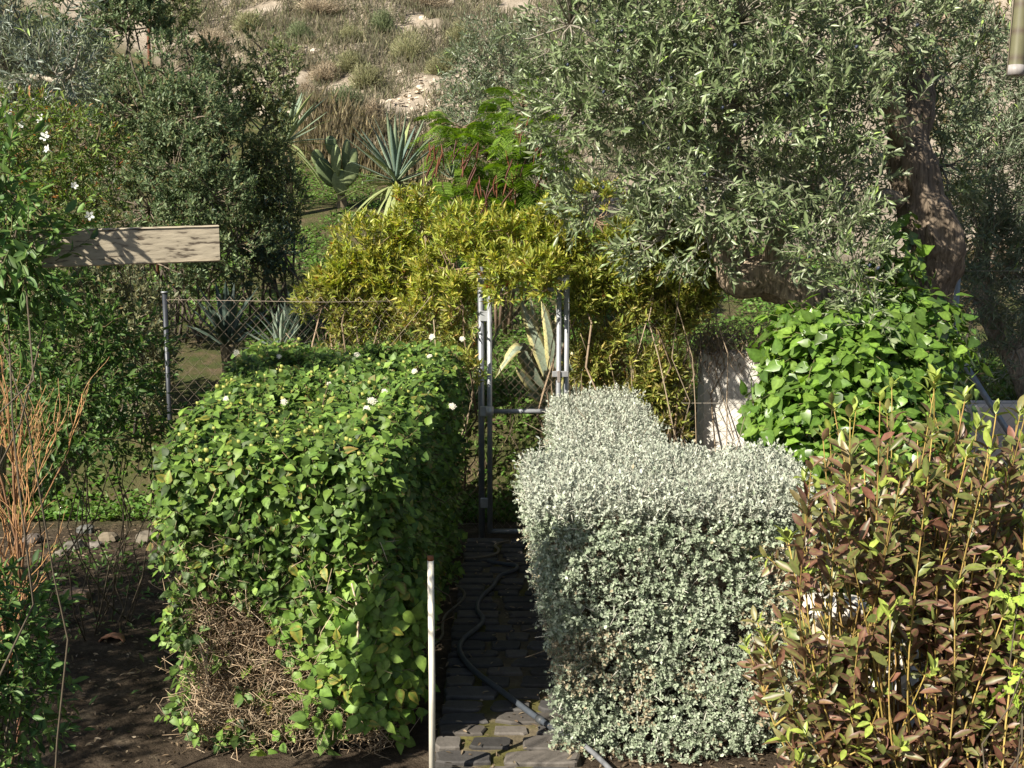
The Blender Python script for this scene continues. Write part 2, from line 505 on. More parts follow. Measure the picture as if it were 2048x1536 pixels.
def nearest_twigs(P, anchors, frac, r0, r1, tint, jit=.12, geo=None):
    """branches from the limbs to a share of the shoots"""
    i = np.where(rng.random(len(P)) < frac)[0]
    if not len(i): return geo or Geo()
    A = np.asarray(anchors); d = ((P[i][:, None] - A[None]) ** 2).sum(-1) + .05 * rng.random((len(i), len(A)))
    j = d.argmin(1)
    return twig_batch(A[j], P[i], r0, r1, tint, jit, 4, geo, 5)

# ================================================================== terrain
YK = np.array([-20, 9.7, 10.05, 10.35, 10.6, 12, 15, 18, 19, 21, 22, 23.5, 26, 30, 36, 45, 60, 90])
ZK = np.array([0, 0, .08, .58, .78, .95, 1.35, 1.95, 2.2, 2.62, 2.85, 3.3, 4.4, 6.4, 9.6, 14.5, 22, 34])
def ground_z(x, Y):
    x = np.asarray(x, float); Y = np.asarray(Y, float)
    z = np.interp(Y, YK, ZK)
    h = np.clip((Y - 10) / 12, 0, 1)
    z = z + h * .5 * (fbm(np.stack([x * .25, Y * .25, x * 0], -1), 5) - .5)
    z = z + np.clip((Y - 21) / 4, 0, 1) * .9 * (fbm(np.stack([x * .55, Y * .55, x * 0 + 3], -1), 8) - .5)
    z = z + .03 * (fbm(np.stack([x * 1.7, Y * 1.7, x * 0], -1), 15) - .5) * (np.abs(x) > .6)
    return z

def wall_side(x, Y):      # >0 above the diagonal wall on the slope
    return (Y - (22 - .89 * (x + .7))) / 1.34

def make_ground():
    xs = np.concatenate([np.linspace(-60, -14, 14)[:-1], np.linspace(-14, 14, 130), np.linspace(14, 60, 14)[1:]])
    ys = np.concatenate([np.linspace(-20, 3, 10)[:-1], np.linspace(3, 40, 190), np.linspace(40, 90, 20)[1:]])
    X, Y = np.meshgrid(xs, ys); Z = ground_z(X, Y)
    nx, ny = len(xs), len(ys)
    hill = np.clip(wall_side(X, Y) * 1.2 + .3, 0, 1) * (Y > 14)
    green = np.clip((Y - 9.2) / 1.0, 0, 1) * (1 - hill)
    tint = np.stack([green, hill, Z * 0], -1).reshape(-1, 3)
    i = np.arange((ny - 1) * (nx - 1)); r, c = i // (nx - 1), i % (nx - 1)
    f = np.stack([r * nx + c, r * nx + c + 1, (r + 1) * nx + c + 1, (r + 1) * nx + c], 1)
    g = Geo(); g.add(np.stack([X, Y, Z], -1).reshape(-1, 3), f, tint)
    m, nt, b = newmat('earth')
    at = nd(nt, 'ShaderNodeAttribute', attribute_name='tint'); sep = nd(nt, 'ShaderNodeSeparateColor')
    nt.links.new(at.outputs['Color'], sep.inputs[0])
    ge = nd(nt, 'ShaderNodeNewGeometry')
    def noise(sc, det=5, ro=.6):
        n = nd(nt, 'ShaderNodeTexNoise'); n.inputs['Scale'].default_value = sc; n.inputs['Detail'].default_value = det; n.inputs['Roughness'].default_value = ro
        nt.links.new(ge.outputs['Position'], n.inputs['Vector']); return n.outputs['Fac']
    def ramp(fac, stops):
        r_ = nd(nt, 'ShaderNodeValToRGB'); e = r_.color_ramp.elements
        while len(e) < len(stops): e.new(.5)
        for k, (p, c_) in zip(e, stops): k.position = p; k.color = (*c_, 1)
        nt.links.new(fac, r_.inputs[0]); return r_.outputs[0]
    def mixc(f_, a_, b_):
        x_ = nd(nt, 'ShaderNodeMix', data_type='RGBA'); nt.links.new(f_, x_.inputs['Factor']); nt.links.new(a_, x_.inputs['A']); nt.links.new(b_, x_.inputs['B']); return x_.outputs['Result']
    soil = ramp(noise(7), [(.3, (.035, .026, .018)), (.55, (.08, .06, .042)), (.75, (.15, .12, .085))])
    grn = ramp(noise(5), [(.35, (.13, .10, .06)), (.5, (.085, .085, .035)), (.7, (.06, .085, .025))])
    dry = ramp(noise(1.6, 8, .7), [(.3, (.22, .19, .14)), (.48, (.31, .26, .2)), (.62, (.41, .35, .28)), (.76, (.55, .48, .4))])
    c1 = mixc(sep.outputs[0], soil, grn); c2 = mixc(sep.outputs[1], c1, dry)
    nt.links.new(c2, b.inputs['Base Color']); b.inputs['Roughness'].default_value = .95; b.inputs['Specular IOR Level'].default_value = .1
    bp = nd(nt, 'ShaderNodeBump'); bp.inputs['Strength'].default_value = .8; bp.inputs['Distance'].default_value = .06
    nt.links.new(noise(22, 8, .7), bp.inputs['Height']); nt.links.new(bp.outputs[0], b.inputs['Normal'])
    o = link('ground', g.mesh('ground'), m); o['kind'] = 'structure'
    return o
ground = make_ground()

def on_ground(x, Y):
    return np.array([x, Y, float(ground_z(np.array([x]), np.array([Y]))[0])])

# ---- path of flagstones
def make_path():
    g = Geo(); xs = np.linspace(-.40, .36, 14); ys = np.linspace(4.2, 9.05, 70)
    X, Y = np.meshgrid(xs, ys); Z = .012 + .012 * fbm(np.stack([X * 6, Y * 6, X * 0], -1), 3) - .03 * (np.abs(X + .02) / .38) ** 6
    i = np.arange(69 * 13); r, c = i // 13, i % 13
    f = np.stack([r * 14 + c, r * 14 + c + 1, (r + 1) * 14 + c + 1, (r + 1) * 14 + c], 1)
    t = np.array([.13, .105, .065])[None, None] * (.6 + .8 * fbm(np.stack([X * 9, Y * 9, X * 0], -1), 6))[..., None]
    moss = (fbm(np.stack([X * 4, Y * 4, X * 0 + 2], -1), 12) > .55)[..., None]
    t = np.where(moss, t * np.array([.75, .85, .4]), t)
    g.add(np.stack([X, Y, Z], -1).reshape(-1, 3), f, t.reshape(-1, 3))
    o = link('path', g.mesh('path'), tint_mat('path_mortar', .95, 30, .35, bump=.5)); o['kind'] = 'structure'
    mst = tint_mat('flagstone_face', .75, 14, .3, bump=.35)
    y = 4.25
    while y < 8.98:
        h = rng.uniform(.09, .17); cuts = [-.385]
        while cuts[-1] < .2: cuts.append(cuts[-1] + rng.uniform(.16, .36))
        cuts[-1] = .345
        for a, b in zip(cuts[:-1], cuts[1:]):
            w = b - a - .022; hh = h - .02; cx, cy = (a + b) / 2, y + h / 2
            if w < .07: continue
            n = 12; an = np.arange(n) * 2 * math.pi / n + .13
            ex = np.sign(np.cos(an)) * np.abs(np.cos(an)) ** .32 * w / 2 * (1 - .22 * rng.random(n))
            ey = np.sign(np.sin(an)) * np.abs(np.sin(an)) ** .36 * hh / 2 * (1 - .3 * rng.random(n))
            top = .034 + .008 * rng.random(); tl = .008 * (rng.random(2) - .5)
            zt = top + tl[0] * ex / w + tl[1] * ey / hh
            v = np.concatenate([np.stack([ex, ey, np.zeros(n)], 1), np.stack([ex, ey, zt - .008], 1), np.stack([ex * .94, ey * .9, zt], 1)])
            q = [(k * n + j, k * n + (j + 1) % n, (k + 1) * n + (j + 1) % n, (k + 1) * n + j) for k in range(2) for j in range(n)]
            sg = Geo(); col = palette(1, [(.085, .08, .075), (.12, .105, .09), (.065, .063, .063)])[0]
            sg.add(v, [np.array(q), np.array([list(range(2 * n, 3 * n))])], col)
            so = link('flagstone', sg.mesh('flagstone', False), mst, o); so.location = (cx, cy, 0)
        y += h
    return o
make_path()

# ---- concrete wall climbing the slope
M_conc = tint_mat('weathered_concrete', .9, 5, .35, bump=.3)
def slope_wall():
    a = W(520, 205, 26.2); b = W(652, 240, 24.8); c = W(745, 280, 23.8); d = W(1010, 378, 21.8)
    root = thing('retaining_wall', 'pale concrete wall running diagonally down the dry hillside', 'wall', (b[0], b[1], b[2] - .5))
    for (p, q, wdt, dz) in ((a, b, .32, 0), (b + np.array([.02, -.02, -.08]), c, .28, 0), (c, d, .25, 0)):
        g = Geo(); dirv = nrm((q - p)[None])[0]; side = np.array([dirv[1], -dirv[0], 0]); side = side / np.linalg.norm(side)
        if side[1] > 0: side = -side
        v = []
        n = 9
        for i in range(n):
            t = i / (n - 1); m = p * (1 - t) + q * t + np.array([0, 0, .03 * rng.standard_normal()])
            f_ = m + side * (.06 + .02 * rng.standard_normal()); bk = m - side * wdt
            v += [f_ + [0, 0, -.75], f_ + [0, 0, -.02], f_ - side * .03, bk, bk + [0, 0, -.75]]
        fs = [(i * 5 + j, i * 5 + j + 1, (i + 1) * 5 + j + 1, (i + 1) * 5 + j) for i in range(n - 1) for j in range(4)]
        g.add(np.array(v), [np.array(fs), np.array([[0, 1, 2, 3, 4], [(n - 1) * 5 + k for k in (4, 3, 2, 1, 0)]])], (.40, .345, .28))
        part('wall_segment', g, M_conc, root, smooth=False)
slope_wall()

def white_wall():
    M_white = tint_mat('whitewash', .9, 6, .14, bump=.15)
    root = thing('garden_wall', 'whitewashed stepped wall behind the wire fence beside the glossy green bush', 'wall', (2.1, 9.6, 0))
    g = Geo(); box(g, (1.515, 9.50, 0), (2.45, 9.70, 1.42), (.76, .72, .65), bev=.025); part('tall_block', g, M_white, root, smooth=False)
    g = Geo(); box(g, (2.452, 9.49, 0), (6.5, 9.71, 1.0), (.64, .56, .48), bev=.025); part('low_block', g, M_white, root, smooth=False)
    root = thing('garden_wall', 'low pinkish block wall glimpsed through leaves left of the fence post', 'wall', (-3.6, 11.0, 0))
    x = -6.4
    while x < -2.85:
        w = rng.uniform(.3, .42)
        for r_ in range(3):
            z = .02 + r_ * .2
            g = Geo(); box(g, (x + .006 + .02 * r_, 10.95 + .01 * rng.random(), z), (x + w - .006 + .02 * r_, 11.2, z + .19), palette(1, [(.5, .4, .33), (.58, .45, .38), (.44, .36, .3)])[0], bev=.015)
            part('block', g, M_stone, root, smooth=False)
        x += w
white_wall()

# ================================================================== fences and gate
M_zinc = tint_mat('galvanised_steel', .42, 18, .25, spec=.5, metal=.3)
M_wire = tint_mat('rusty_wire', .6, 10, .3, metal=.4)

def pipe(p, q, r, tint, sides=12, k=2, geo=None):
    t = np.linspace(0, 1, k)[:, None]
    return tubes((np.asarray(p)[None] * (1 - t) + np.asarray(q)[None] * t)[None], r, r, tint, sides, geo)

def chainlink(p, q, z0, z1, tint, cell=.075, ch=.085, r=.0016, skew=0):
    p, q = np.asarray(p, float), np.asarray(q, float); L = np.linalg.norm(q - p); d = (q - p) / L; nn = np.array([d[1], -d[0], 0])
    n = int(L / cell); m = int((z1 - z0) / ch) * 2
    Q = []
    for i in range(n + 1):
        for s in (i % 2,):
            pts = []
            for j in range(m + 1):
                xo = (i + ((j + s) % 2)) * cell
                sag = .012 * math.sin(xo * 5 + j * .4)
                pts.append(p + d * min(xo, L) + nn * (.004 if (j + s) % 2 else -.004) + nn * sag + np.array([0, 0, z0 + (z1 - z0) * j / m]))
            Q.append(pts)
    return tubes(np.array(Q), r, r, tint, 3)

ZN = (.30, .31, .33)
def fences():
    yF = 9.25
    # left stretch
    root = thing('chain_link_fence', 'rusty chain link fence on a grey post left of the gate', 'fence', (-1.4, yF, 0))
    tp = W(329, 586, yF); xl = tp[0]
    po = part('post', pipe((xl, yF, -.1), (xl, yF, tp[2]), .019, (.05, .055, .065)), M_zinc, root)  # near-black tint stands in for the shade on this post
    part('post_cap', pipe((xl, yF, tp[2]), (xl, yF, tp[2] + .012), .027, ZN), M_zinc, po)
    g = Geo()
    for z in (1.86, 1.0, .08): tubes(np.array([[(xl, yF, z), (xl / 2 - .1, yF, z - .02), (-.24, yF, z)]]), .002, .002, (.3, .25, .2), 4, g)
    part('tension_wire', g, M_wire, root)
    part('wire_mesh', chainlink((xl, yF, 0), (-.26, yF, 0), .04, 1.88, (.27, .22, .17), .05, .105, r=.0018), M_wire, root, kind='stuff')
    # right stretch
    root = thing('chain_link_fence', 'chain link fence with a leaning brace pipe at the right edge', 'fence', (3.2, yF, 0))
    for px in (1905,):
        t = W(1908, 690, yF); part('post', pipe((t[0], yF, -.1), (t[0], yF, 2.05), .022, (.3, .32, .33)), M_zinc, root)
    a = W(1906, 692, yF - .02); b = W(2075, 945, yF - .25); b[2] = max(b[2], .0)
    part('brace', pipe(a, W(2130, 1040, yF - .35), .024, (.25, .27, .29)), M_zinc, root)
    g = Geo()
    for z in (2.08, 1.05, .08): tubes(np.array([[(.47, yF, min(z, 1.95)), (3.3, yF, z), (6.2, yF, z)]]), .002, .002, (.3, .27, .22), 4, g)
    part('tension_wire', g, M_wire, root)
    part('wire_mesh', chainlink((.47, yF, 0), (6.2, yF, 0), .04, 2.06, (.22, .19, .16), .05, .105, r=.0016), M_wire, root, kind='stuff')
fences()

def gate():
    y = 9.05
    root = thing('garden_gate', 'narrow galvanised pipe gate with wire mesh at the end of the path', 'gate', (.08, y, 0))
    xl, xr = -.235, .415
    gp = part('gate_post', pipe((xl, y + .03, -.1), (xl, y + .03, 2.12), .024, (.22, .23, .25)), M_zinc, root)
    part('gate_post', pipe((xr, y + .03, -.1), (xr, y + .03, 2.06), .022, ZN), M_zinc, root)
    part('lintel', pipe((xl, y + .03, 2.03), (xr, y + .03, 2.03), .018, (.4, .41, .42)), M_zinc, root)
    sl, sr = -.17, .355
    stl = part('stile', pipe((sl, y, .06), (sl, y, 1.96), .020, ZN), M_zinc, root)
    st = part('stile', pipe((sr, y, .06), (sr, y, 1.96), .020, ZN), M_zinc, root)
    for z in (1.955, 1.02, .075):
        part('rail', pipe((sl, y - .001, z), (sr, y - .001, z), .0185, ZN), M_zinc, root)
    g = Geo(); box(g, (sr - .05, y - .045, 1.29), (sr + .075, y - .022, 1.335), (.3, .3, .31), bev=.004)
    box(g, (sr - .012, y - .06, 1.25), (sr + .012, y - .044, 1.34), (.28, .24, .22), bev=.003)
    part('latch', g, M_zinc, st, smooth=False)
    for z in (.3, 1.02, 1.75):
        g = Geo(); box(g, (xl - .01, y - .012, z - .04), (sl + .01, y + .012, z + .04), (.42, .43, .44), bev=.006); part('hinge', g, M_zinc, gp, smooth=False)
    g = Geo(); pipe((sl, y - .03, .99), (sl, y - .03, 1.06), .03, (.5, .5, .5), geo=g); part('clamp', g, M_zinc, stl)
    part('wire_mesh', chainlink((sl, y, 0), (sr, y, 0), .08, 1.94, (.36, .28, .2), .032, .066, .0014), M_wire, root, kind='stuff')
gate()

# ================================================================== lantana hedge left of the path
def box_surface(n, lo, hi, faces, depth=.12, rnd=.18, seed=0, amp=.17):
    """points near the clipped faces of a hedge with rounded shoulders; faces: dict name->weight"""
    lo, hi = np.asarray(lo, float), np.asarray(hi, float); ext = hi - lo
    nm = {'top': (2, 1), 'front': (1, -1), 'back': (1, 1), 'left': (0, -1), 'right': (0, 1)}
    ar = {}
    for k, w in faces.items():
        ax = nm[k][0]; o = [i for i in range(3) if i != ax]; ar[k] = w * ext[o[0]] * ext[o[1]]
    tot = sum(ar.values()); P, A = [], []
    for k, a in ar.items():
        m = int(n * a / tot); ax, s = nm[k]
        q = lo + rng.random((m, 3)) * ext; q[:, ax] = hi[ax] if s > 0 else lo[ax]
        nv = np.zeros((m, 3)); nv[:, ax] = s
        P.append(q); A.append(nv)
    P = np.concatenate(P); A = np.concatenate(A)
    c = np.clip(P, lo + rnd * np.array([1, 1, 0]), hi - rnd); d = P - c; dl = np.linalg.norm(d, axis=1, keepdims=True)
    d = np.where(dl > 1e-6, d / np.maximum(dl, 1e-6), A)
    P = c + d * np.minimum(dl, rnd)
    lump = (fbm(P * 2.6, seed) - .5) * amp
    dep = np.abs(rng.standard_normal(len(P))) * depth
    return P + d * (lump - dep)[:, None], d, dep

def lantana():
    lo, hi = (-1.63, 5.42, .02), (-.56, 8.85, 1.49)
    root = thing('lantana_hedge', 'big leafy green lantana hedge with small white flowers, left of the path', 'hedge', (-1.05, 7.0, 0))
    cols = [(.055, .105, .02), (.11, .185, .032), (.19, .285, .05), (.055, .105, .028)]
    P, A, dep = box_surface(10800, lo, hi, {'top': 1.5, 'front': 1.45, 'left': .5, 'right': .7, 'back': .2}, .085, .09, 21, .15)
    P[:, 0] += (P[:, 1] < 9) * (-.34) * ((P[:, 1] - 5.4) / 3.4) * ((hi[0] - P[:, 0]) / 1.4)     # widens away on its left side
    P[:, 0] += .20 * ((P[:, 1] - 5.4) / 3.4) * ((P[:, 0] - lo[0]) / 1.4)
    P[:, 2] -= (.07 * np.clip((6.15 - P[:, 1]) / .75, 0, 1) ** 1.3 + .10 * (fbm(P * 1.7, 77) - .5)) * np.clip((P[:, 2] - .5) / .9, 0, 1)      # rolls over towards the front
    # the lower front on the left is bare wood
    bare = np.clip((.93 - P[:, 2] - .85 * np.clip(P[:, 0] + 1.25, -.5, 1.2)) / .35, 0, 1) * (P[:, 1] < 6.0)
    side_bare = np.clip((.55 - P[:, 2]) / .3, 0, 1) * (A[:, 0] > .5)
    patch = fbm(P * 3.1, 4)
    keep = (rng.random(len(P)) > bare * .93 * (patch < .64)) & (rng.random(len(P)) > side_bare * .6) & (fbm(P * 3.4, 31) > .36)
    P, A = P[keep], A[keep]
    A2 = nrm(A * .8 + np.array([0, -.1, .75]) + .45 * rng.standard_normal(A.shape))
    big = (rng.random(len(P)) < np.clip((.95 - P[:, 2]) / .5, 0, .8) * np.clip((P[:, 0] + 1.25) / .4, 0, 1)) & (P[:, 1] < 6)
    lv1, q1 = sprigs(P[~big], A2[~big], 7, .10, .049, .034, 1.15, cols, 'opp', up=(-.2, -.55, .5), droop=.14, petiole=.009, jit=.3, lj=.33)
    lv2, q2 = sprigs(P[big], nrm(A2[big] + np.array([0, -.3, 0])), 6, .13, .072, .048, 1.2, [(.08, .16, .025), (.15, .25, .04), (.22, .33, .06)], 'opp', up=(-.15, -.7, .4), droop=.3, petiole=.012)
    lv = cat_leaves(lv1, lv2)
    yl = rng.random(len(lv['B'])) < .06; lv['C'][yl] = palette(yl.sum(), [(.34, .3, .05), (.26, .16, .05), (.2, .12, .06)])
    add_leaves(root, lv, OVATE, M_lant, 300, 'foliage', bin_px=26, tm2=OVATE2, far=6.4)
    # wood
    g = Geo(); q = np.concatenate([q1, q2])[:, ::2]; tubes(q, .0024, .0012, palette(len(q), [(.12, .13, .05), (.2, .14, .08)]), 3, g)
    n = 8500
    p0 = np.stack([rng.uniform(-1.52, -.6, n), 5.40 + np.abs(rng.standard_normal(n)) * .13, rng.uniform(.0, 1.15, n)], 1)
    p0[:, 0] -= .05 * (rng.random(n)); p0[:, 1] += np.clip(-1.55 - p0[:, 0], 0, 1) * .5
    d = rng.standard_normal((n, 3)) * np.array([.075, .05, .075]) + np.array([.03, -.02, .03])
    w = rng.random(n) < np.clip((1.0 - p0[:, 2] - .8 * np.clip(p0[:, 0] + 1.25, -.5, 1)) / .35, .10, 1)
    p0, d = p0[w], d[w]
    twig_batch(p0, p0 + d, .0026, .0012, palette(len(p0), [(.32, .22, .13), (.44, .33, .21), (.22, .15, .09), (.55, .45, .32)]), .2, 3, g, 3)
    n = 46
    p0 = np.stack([rng.uniform(-1.45, -.75, n), rng.uniform(5.5, 5.9, n), np.zeros(n)], 1); p1 = p0 + np.stack([rng.uniform(-.22, .22, n), rng.uniform(-.2, .05, n), rng.uniform(.4, 1.0, n)], 1)
    twig_batch(p0, p1, .010, .004, palette(n, [(.38, .28, .19), (.52, .42, .3)]), .05, 5, g, 6)
    n = 900
    p0 = np.stack([rng.uniform(-1.6, -.55, n), rng.uniform(5.8, 8.6, n), rng.uniform(.0, 1.3, n)], 1); d = rng.standard_normal((n, 3)) * .16
    twig_batch(p0, p0 + d, .004, .002, (.13, .09, .06), .15, 3, g)
    part('stems', g, M_twig, root, kind='stuff')
    # bud heads and white flower heads on the shoots
    topP = P[(A[:, 2] > .35) | ((A[:, 1] < -.5) & (P[:, 2] > 1.0))]; x, y, f = project(topP)
    ok = (x > 330) & (x < 960) & (y > 640) & (y < 1120); topP = topP[ok]
    bud = rock_geo((.014, .014, .014), (.45, .46, .13), 3, 1.0, 7, 6, .4).mesh('bud_cluster'); bud.materials.append(M_dull)
    for k in rng.choice(len(topP), 290, replace=False):
        o = link('bud_cluster', bud, None, root); s = rng.uniform(.4, .95)
        o.location = Vector(topP[k] + np.array([0, -.03, .10 + .03 * rng.random()]) - np.array(root.location)); o.scale = (s, s, s)
    fm = Geo()
    for k in range(16):
        a = k * 2.4; rr = .016 * math.sqrt((k + .5) / 16); c = np.array([rr * math.cos(a), rr * math.sin(a), .012 * (1 - rr / .02)])
        for j in range(4):
            b = j * 1.571 + a; e = np.array([math.cos(b), math.sin(b), .1]) * .006; s_ = np.array([-math.sin(b), math.cos(b), 0]) * .003
            fm.add(np.array([c, c + e + s_, c + e * 1.3, c + e - s_]), np.array([[0, 1, 2, 3]]), (.8, .77, .66))
    fme = fm.mesh('flower_cluster'); fme.materials.append(M_petal)
    for (px, py, Y, s) in ((416, 990, 5.5, 1.35), (745, 805, 6.2, 1.4), (418, 975, 5.52, .9), (925, 680, 8.5, 1.1), (865, 676, 8.5, 1.2), (570, 806, 6.4, 1), (735, 820, 6.15, 1), (830, 745, 7.2, 1), (905, 815, 5.9, 1), (475, 708, 8.2, 1.2), (715, 712, 8, 1.1), (860, 715, 7.8, 1), (370, 1035, 5.55, .8), (455, 800, 6.6, .9), (770, 785, 6.6, .9), (560, 715, 8.0, .9), (660, 770, 6.9, .8)):
        o = link('flower_cluster', fme, None, root); o.location = Vector(W(px, py, Y) - np.array(root.location) + np.array([0, -.03, .01])); o.scale = (s, s, s)
        o.rotation_euler = (rng.uniform(.5, 1.1), 0, rng.uniform(-.5, .5))
lantana()

# ================================================================== silver hedge right of the path
def silver():
    root = thing('germander_hedge', 'clipped silvery grey hedge of tiny leaves right of the path', 'hedge', (.8, 6.6, 0))
    cols = [(.25, .30, .20), (.33, .38, .275), (.41, .45, .35), (.18, .235, .14)]
    P1, A1, _ = box_surface(18500, (.10, 5.33, .0), (1.50, 6.55, 1.21), {'top': 1.3, 'front': 1.25, 'left': 1.2, 'right': .7, 'back': .4}, .055, .12, 41, .22)
    P1[:, 0] += np.where(A1[:, 0] < -.3, (1.2 - P1[:, 2]) * .22 - .03, 0)
    P2, A2, _ = box_surface(6800, (.26, 6.5, .02), (.93, 8.85, 1.2), {'top': 1.4, 'left': 1.1, 'right': .8, 'back': .5}, .055, .14, 42)
    P = np.concatenate([P1, P2]); A = np.concatenate([A1, A2])
    keep = fbm(P * 4.2, 44) > .22
    P, A = P[keep], A[keep]
    upw = np.where(A[:, 2] > .4, 1.0, .45)[:, None]
    Ax = nrm(A * .75 + upw * np.array([0, 0, .8]) + .5 * rng.standard_normal(A.shape))
    top = A[:, 2] > .45
    lv1, q1 = sprigs(P[~top], Ax[~top], 9, .05, .0175, .0115, 1.0, cols, 'opp', up=.35, jit=.2)
    lv2, q2 = sprigs(P[top], Ax[top], 9, .085, .021, .0115, .75, [(.30, .34, .26), (.38, .41, .33), (.46, .48, .40)], 'opp', up=.4, jit=.18)
    # small dead leaves in patches
    lv = cat_leaves(lv1, lv2)
    mid = fbm(lv['B'] * 2.3, 47); dead = (mid > .55) & (rng.random(len(mid)) < .55) & (lv['B'][:, 2] < 1.05)
    lv['C'][dead] = palette(dead.sum(), [(.34, .29, .19), (.27, .22, .14), (.42, .37, .26)]); lv['K'] = lv['C'] * 1.1
    add_leaves(root, lv, LANCE, M_silver, 300, 'foliage', bin_px=14, tm2=TINY)
    g = Geo(); q = np.concatenate([q1, q2])[::3, ::2]; tubes(q, .0016, .0010, palette(len(q), [(.5, .48, .4), (.6, .57, .5), (.4, .36, .28)]), 3, g)
    # cut white shoots standing out
    i = rng.choice(len(P), 2000); d = nrm(A[i] * .6 + np.array([0, 0, .6]) + .6 * rng.standard_normal((2000, 3))) * rng.uniform(.03, .10, (2000, 1))
    twig_batch(P[i] - d * .2, P[i] + d, .0024, .0016, palette(2000, [(.68, .66, .58), (.56, .55, .46)]), .06, 3, g, 3)
    n = 1800
    p0 = np.concatenate([np.stack([rng.uniform(.3, 1.35, n // 2), rng.uniform(5.65, 6.45, n // 2), rng.uniform(0, 1.1, n // 2)], 1), np.stack([rng.uniform(.38, .82, n // 2), rng.uniform(6.5, 8.7, n // 2), rng.uniform(0, 1.1, n // 2)], 1)])
    twig_batch(p0, p0 + rng.standard_normal((n, 3)) * .13, .004, .002, (.2, .16, .11), .12, 3, g, 3)
    part('stems', g, M_twig, root, kind='stuff')
    # long shoots above the top
    spots = [(1445, 905), (1490, 900), (1500, 935), (1080, 880), (1330, 940), (1240, 800), (1110, 800), (1180, 770), (1560, 960), (1390, 930), (1060, 930), (1275, 870)]
    g = Geo(); L = []
    for (px, py) in spots:
        Y = 6.3 if py > 870 else 8.4
        e = W(px, py, Y); b = e + np.array([rng.uniform(-.05, .05), 0, -.2])
        qq = spline([b, (b + e) / 2 + .012 * rng.standard_normal(3), e], 6); tubes(qq[None], .0028, .0016, (.66, .64, .56), 4, g)
        l_, _ = sprigs(qq[1:], np.tile(nrm((e - b)[None]), (5, 1)), 2, .02, .03, .016, .9, [(.34, .38, .32), (.42, .45, .38)], 'opp'); L.append(l_)
    part('long_shoots', g, M_twig, root); part('shoot_leaves', leaf_geo(cat_leaves(*L), LANCE2), M_silver, root, kind='stuff')
silver()

# ================================================================== glossy green bush
def glossy():
    root = thing('glossy_bush', 'glossy bright green bush with pointed leaves around the olive trunk', 'bush', (2.15, 7.4, 0))
    bl = [pblob(1720, 800, 7.3, 165, 160, .55), pblob(1640, 900, 7.0, 110, 130, .4), pblob(1790, 700, 7.5, 110, 110, .4), pblob(1660, 690, 7.4, 110, 75, .4),
          pblob(1740, 960, 7.0, 180, 140, .5), pblob(1600, 1030, 6.9, 90, 110, .4), pblob(1850, 665, 7.6, 45, 55, .3), pblob(1800, 570, 7.9, 32, 50, .12), pblob(1700, 1120, 7.0, 180, 150, .4), pblob(1570, 820, 7.2, 40, 70, .3), pblob(1560, 970, 6.9, 40, 50, .25), pblob(1625, 710, 7.3, 60, 50, .3), pblob(1792, 490, 8.0, 20, 45, .1)]
    P, A = blob_points(bl, 150, .2, .34, 2.5, 51, .25)
    Ax = nrm(A + np.array([0, -.1, .35]) + .4 * rng.standard_normal(A.shape))
    cols = [(.07, .14, .018), (.12, .22, .028), (.19, .30, .045), (.055, .11, .022)]
    lv, q = sprigs(P, Ax, 5, .16, .084, .062, 1.35, cols, 'spiral', up=.45, droop=.42, petiole=.025, jit=.2)
    lv['K'] = lv['C'] * 1.25 + .01
    add_leaves(root, lv, HEART, M_shiny, 300, 'foliage', bin_px=30)
    g = Geo(); tubes(q, .0024, .0014, palette(len(q), [(.12, .16, .04), (.18, .14, .08)]), 3, g)
    anc = np.array([b[0] for b in bl]); nearest_twigs(P, anc, .12, .006, .003, (.16, .12, .08), geo=g)
    base = np.array([2.15, 7.4, 0.])
    twig_batch(np.tile(base, (len(anc), 1)) + .12 * rng.standard_normal((len(anc), 3)) * np.array([1, 1, 0]), anc, .018, .008, (.2, .15, .1), .1, 6, g, 7)
    part('stems', g, M_twig, root, kind='stuff')
glossy()

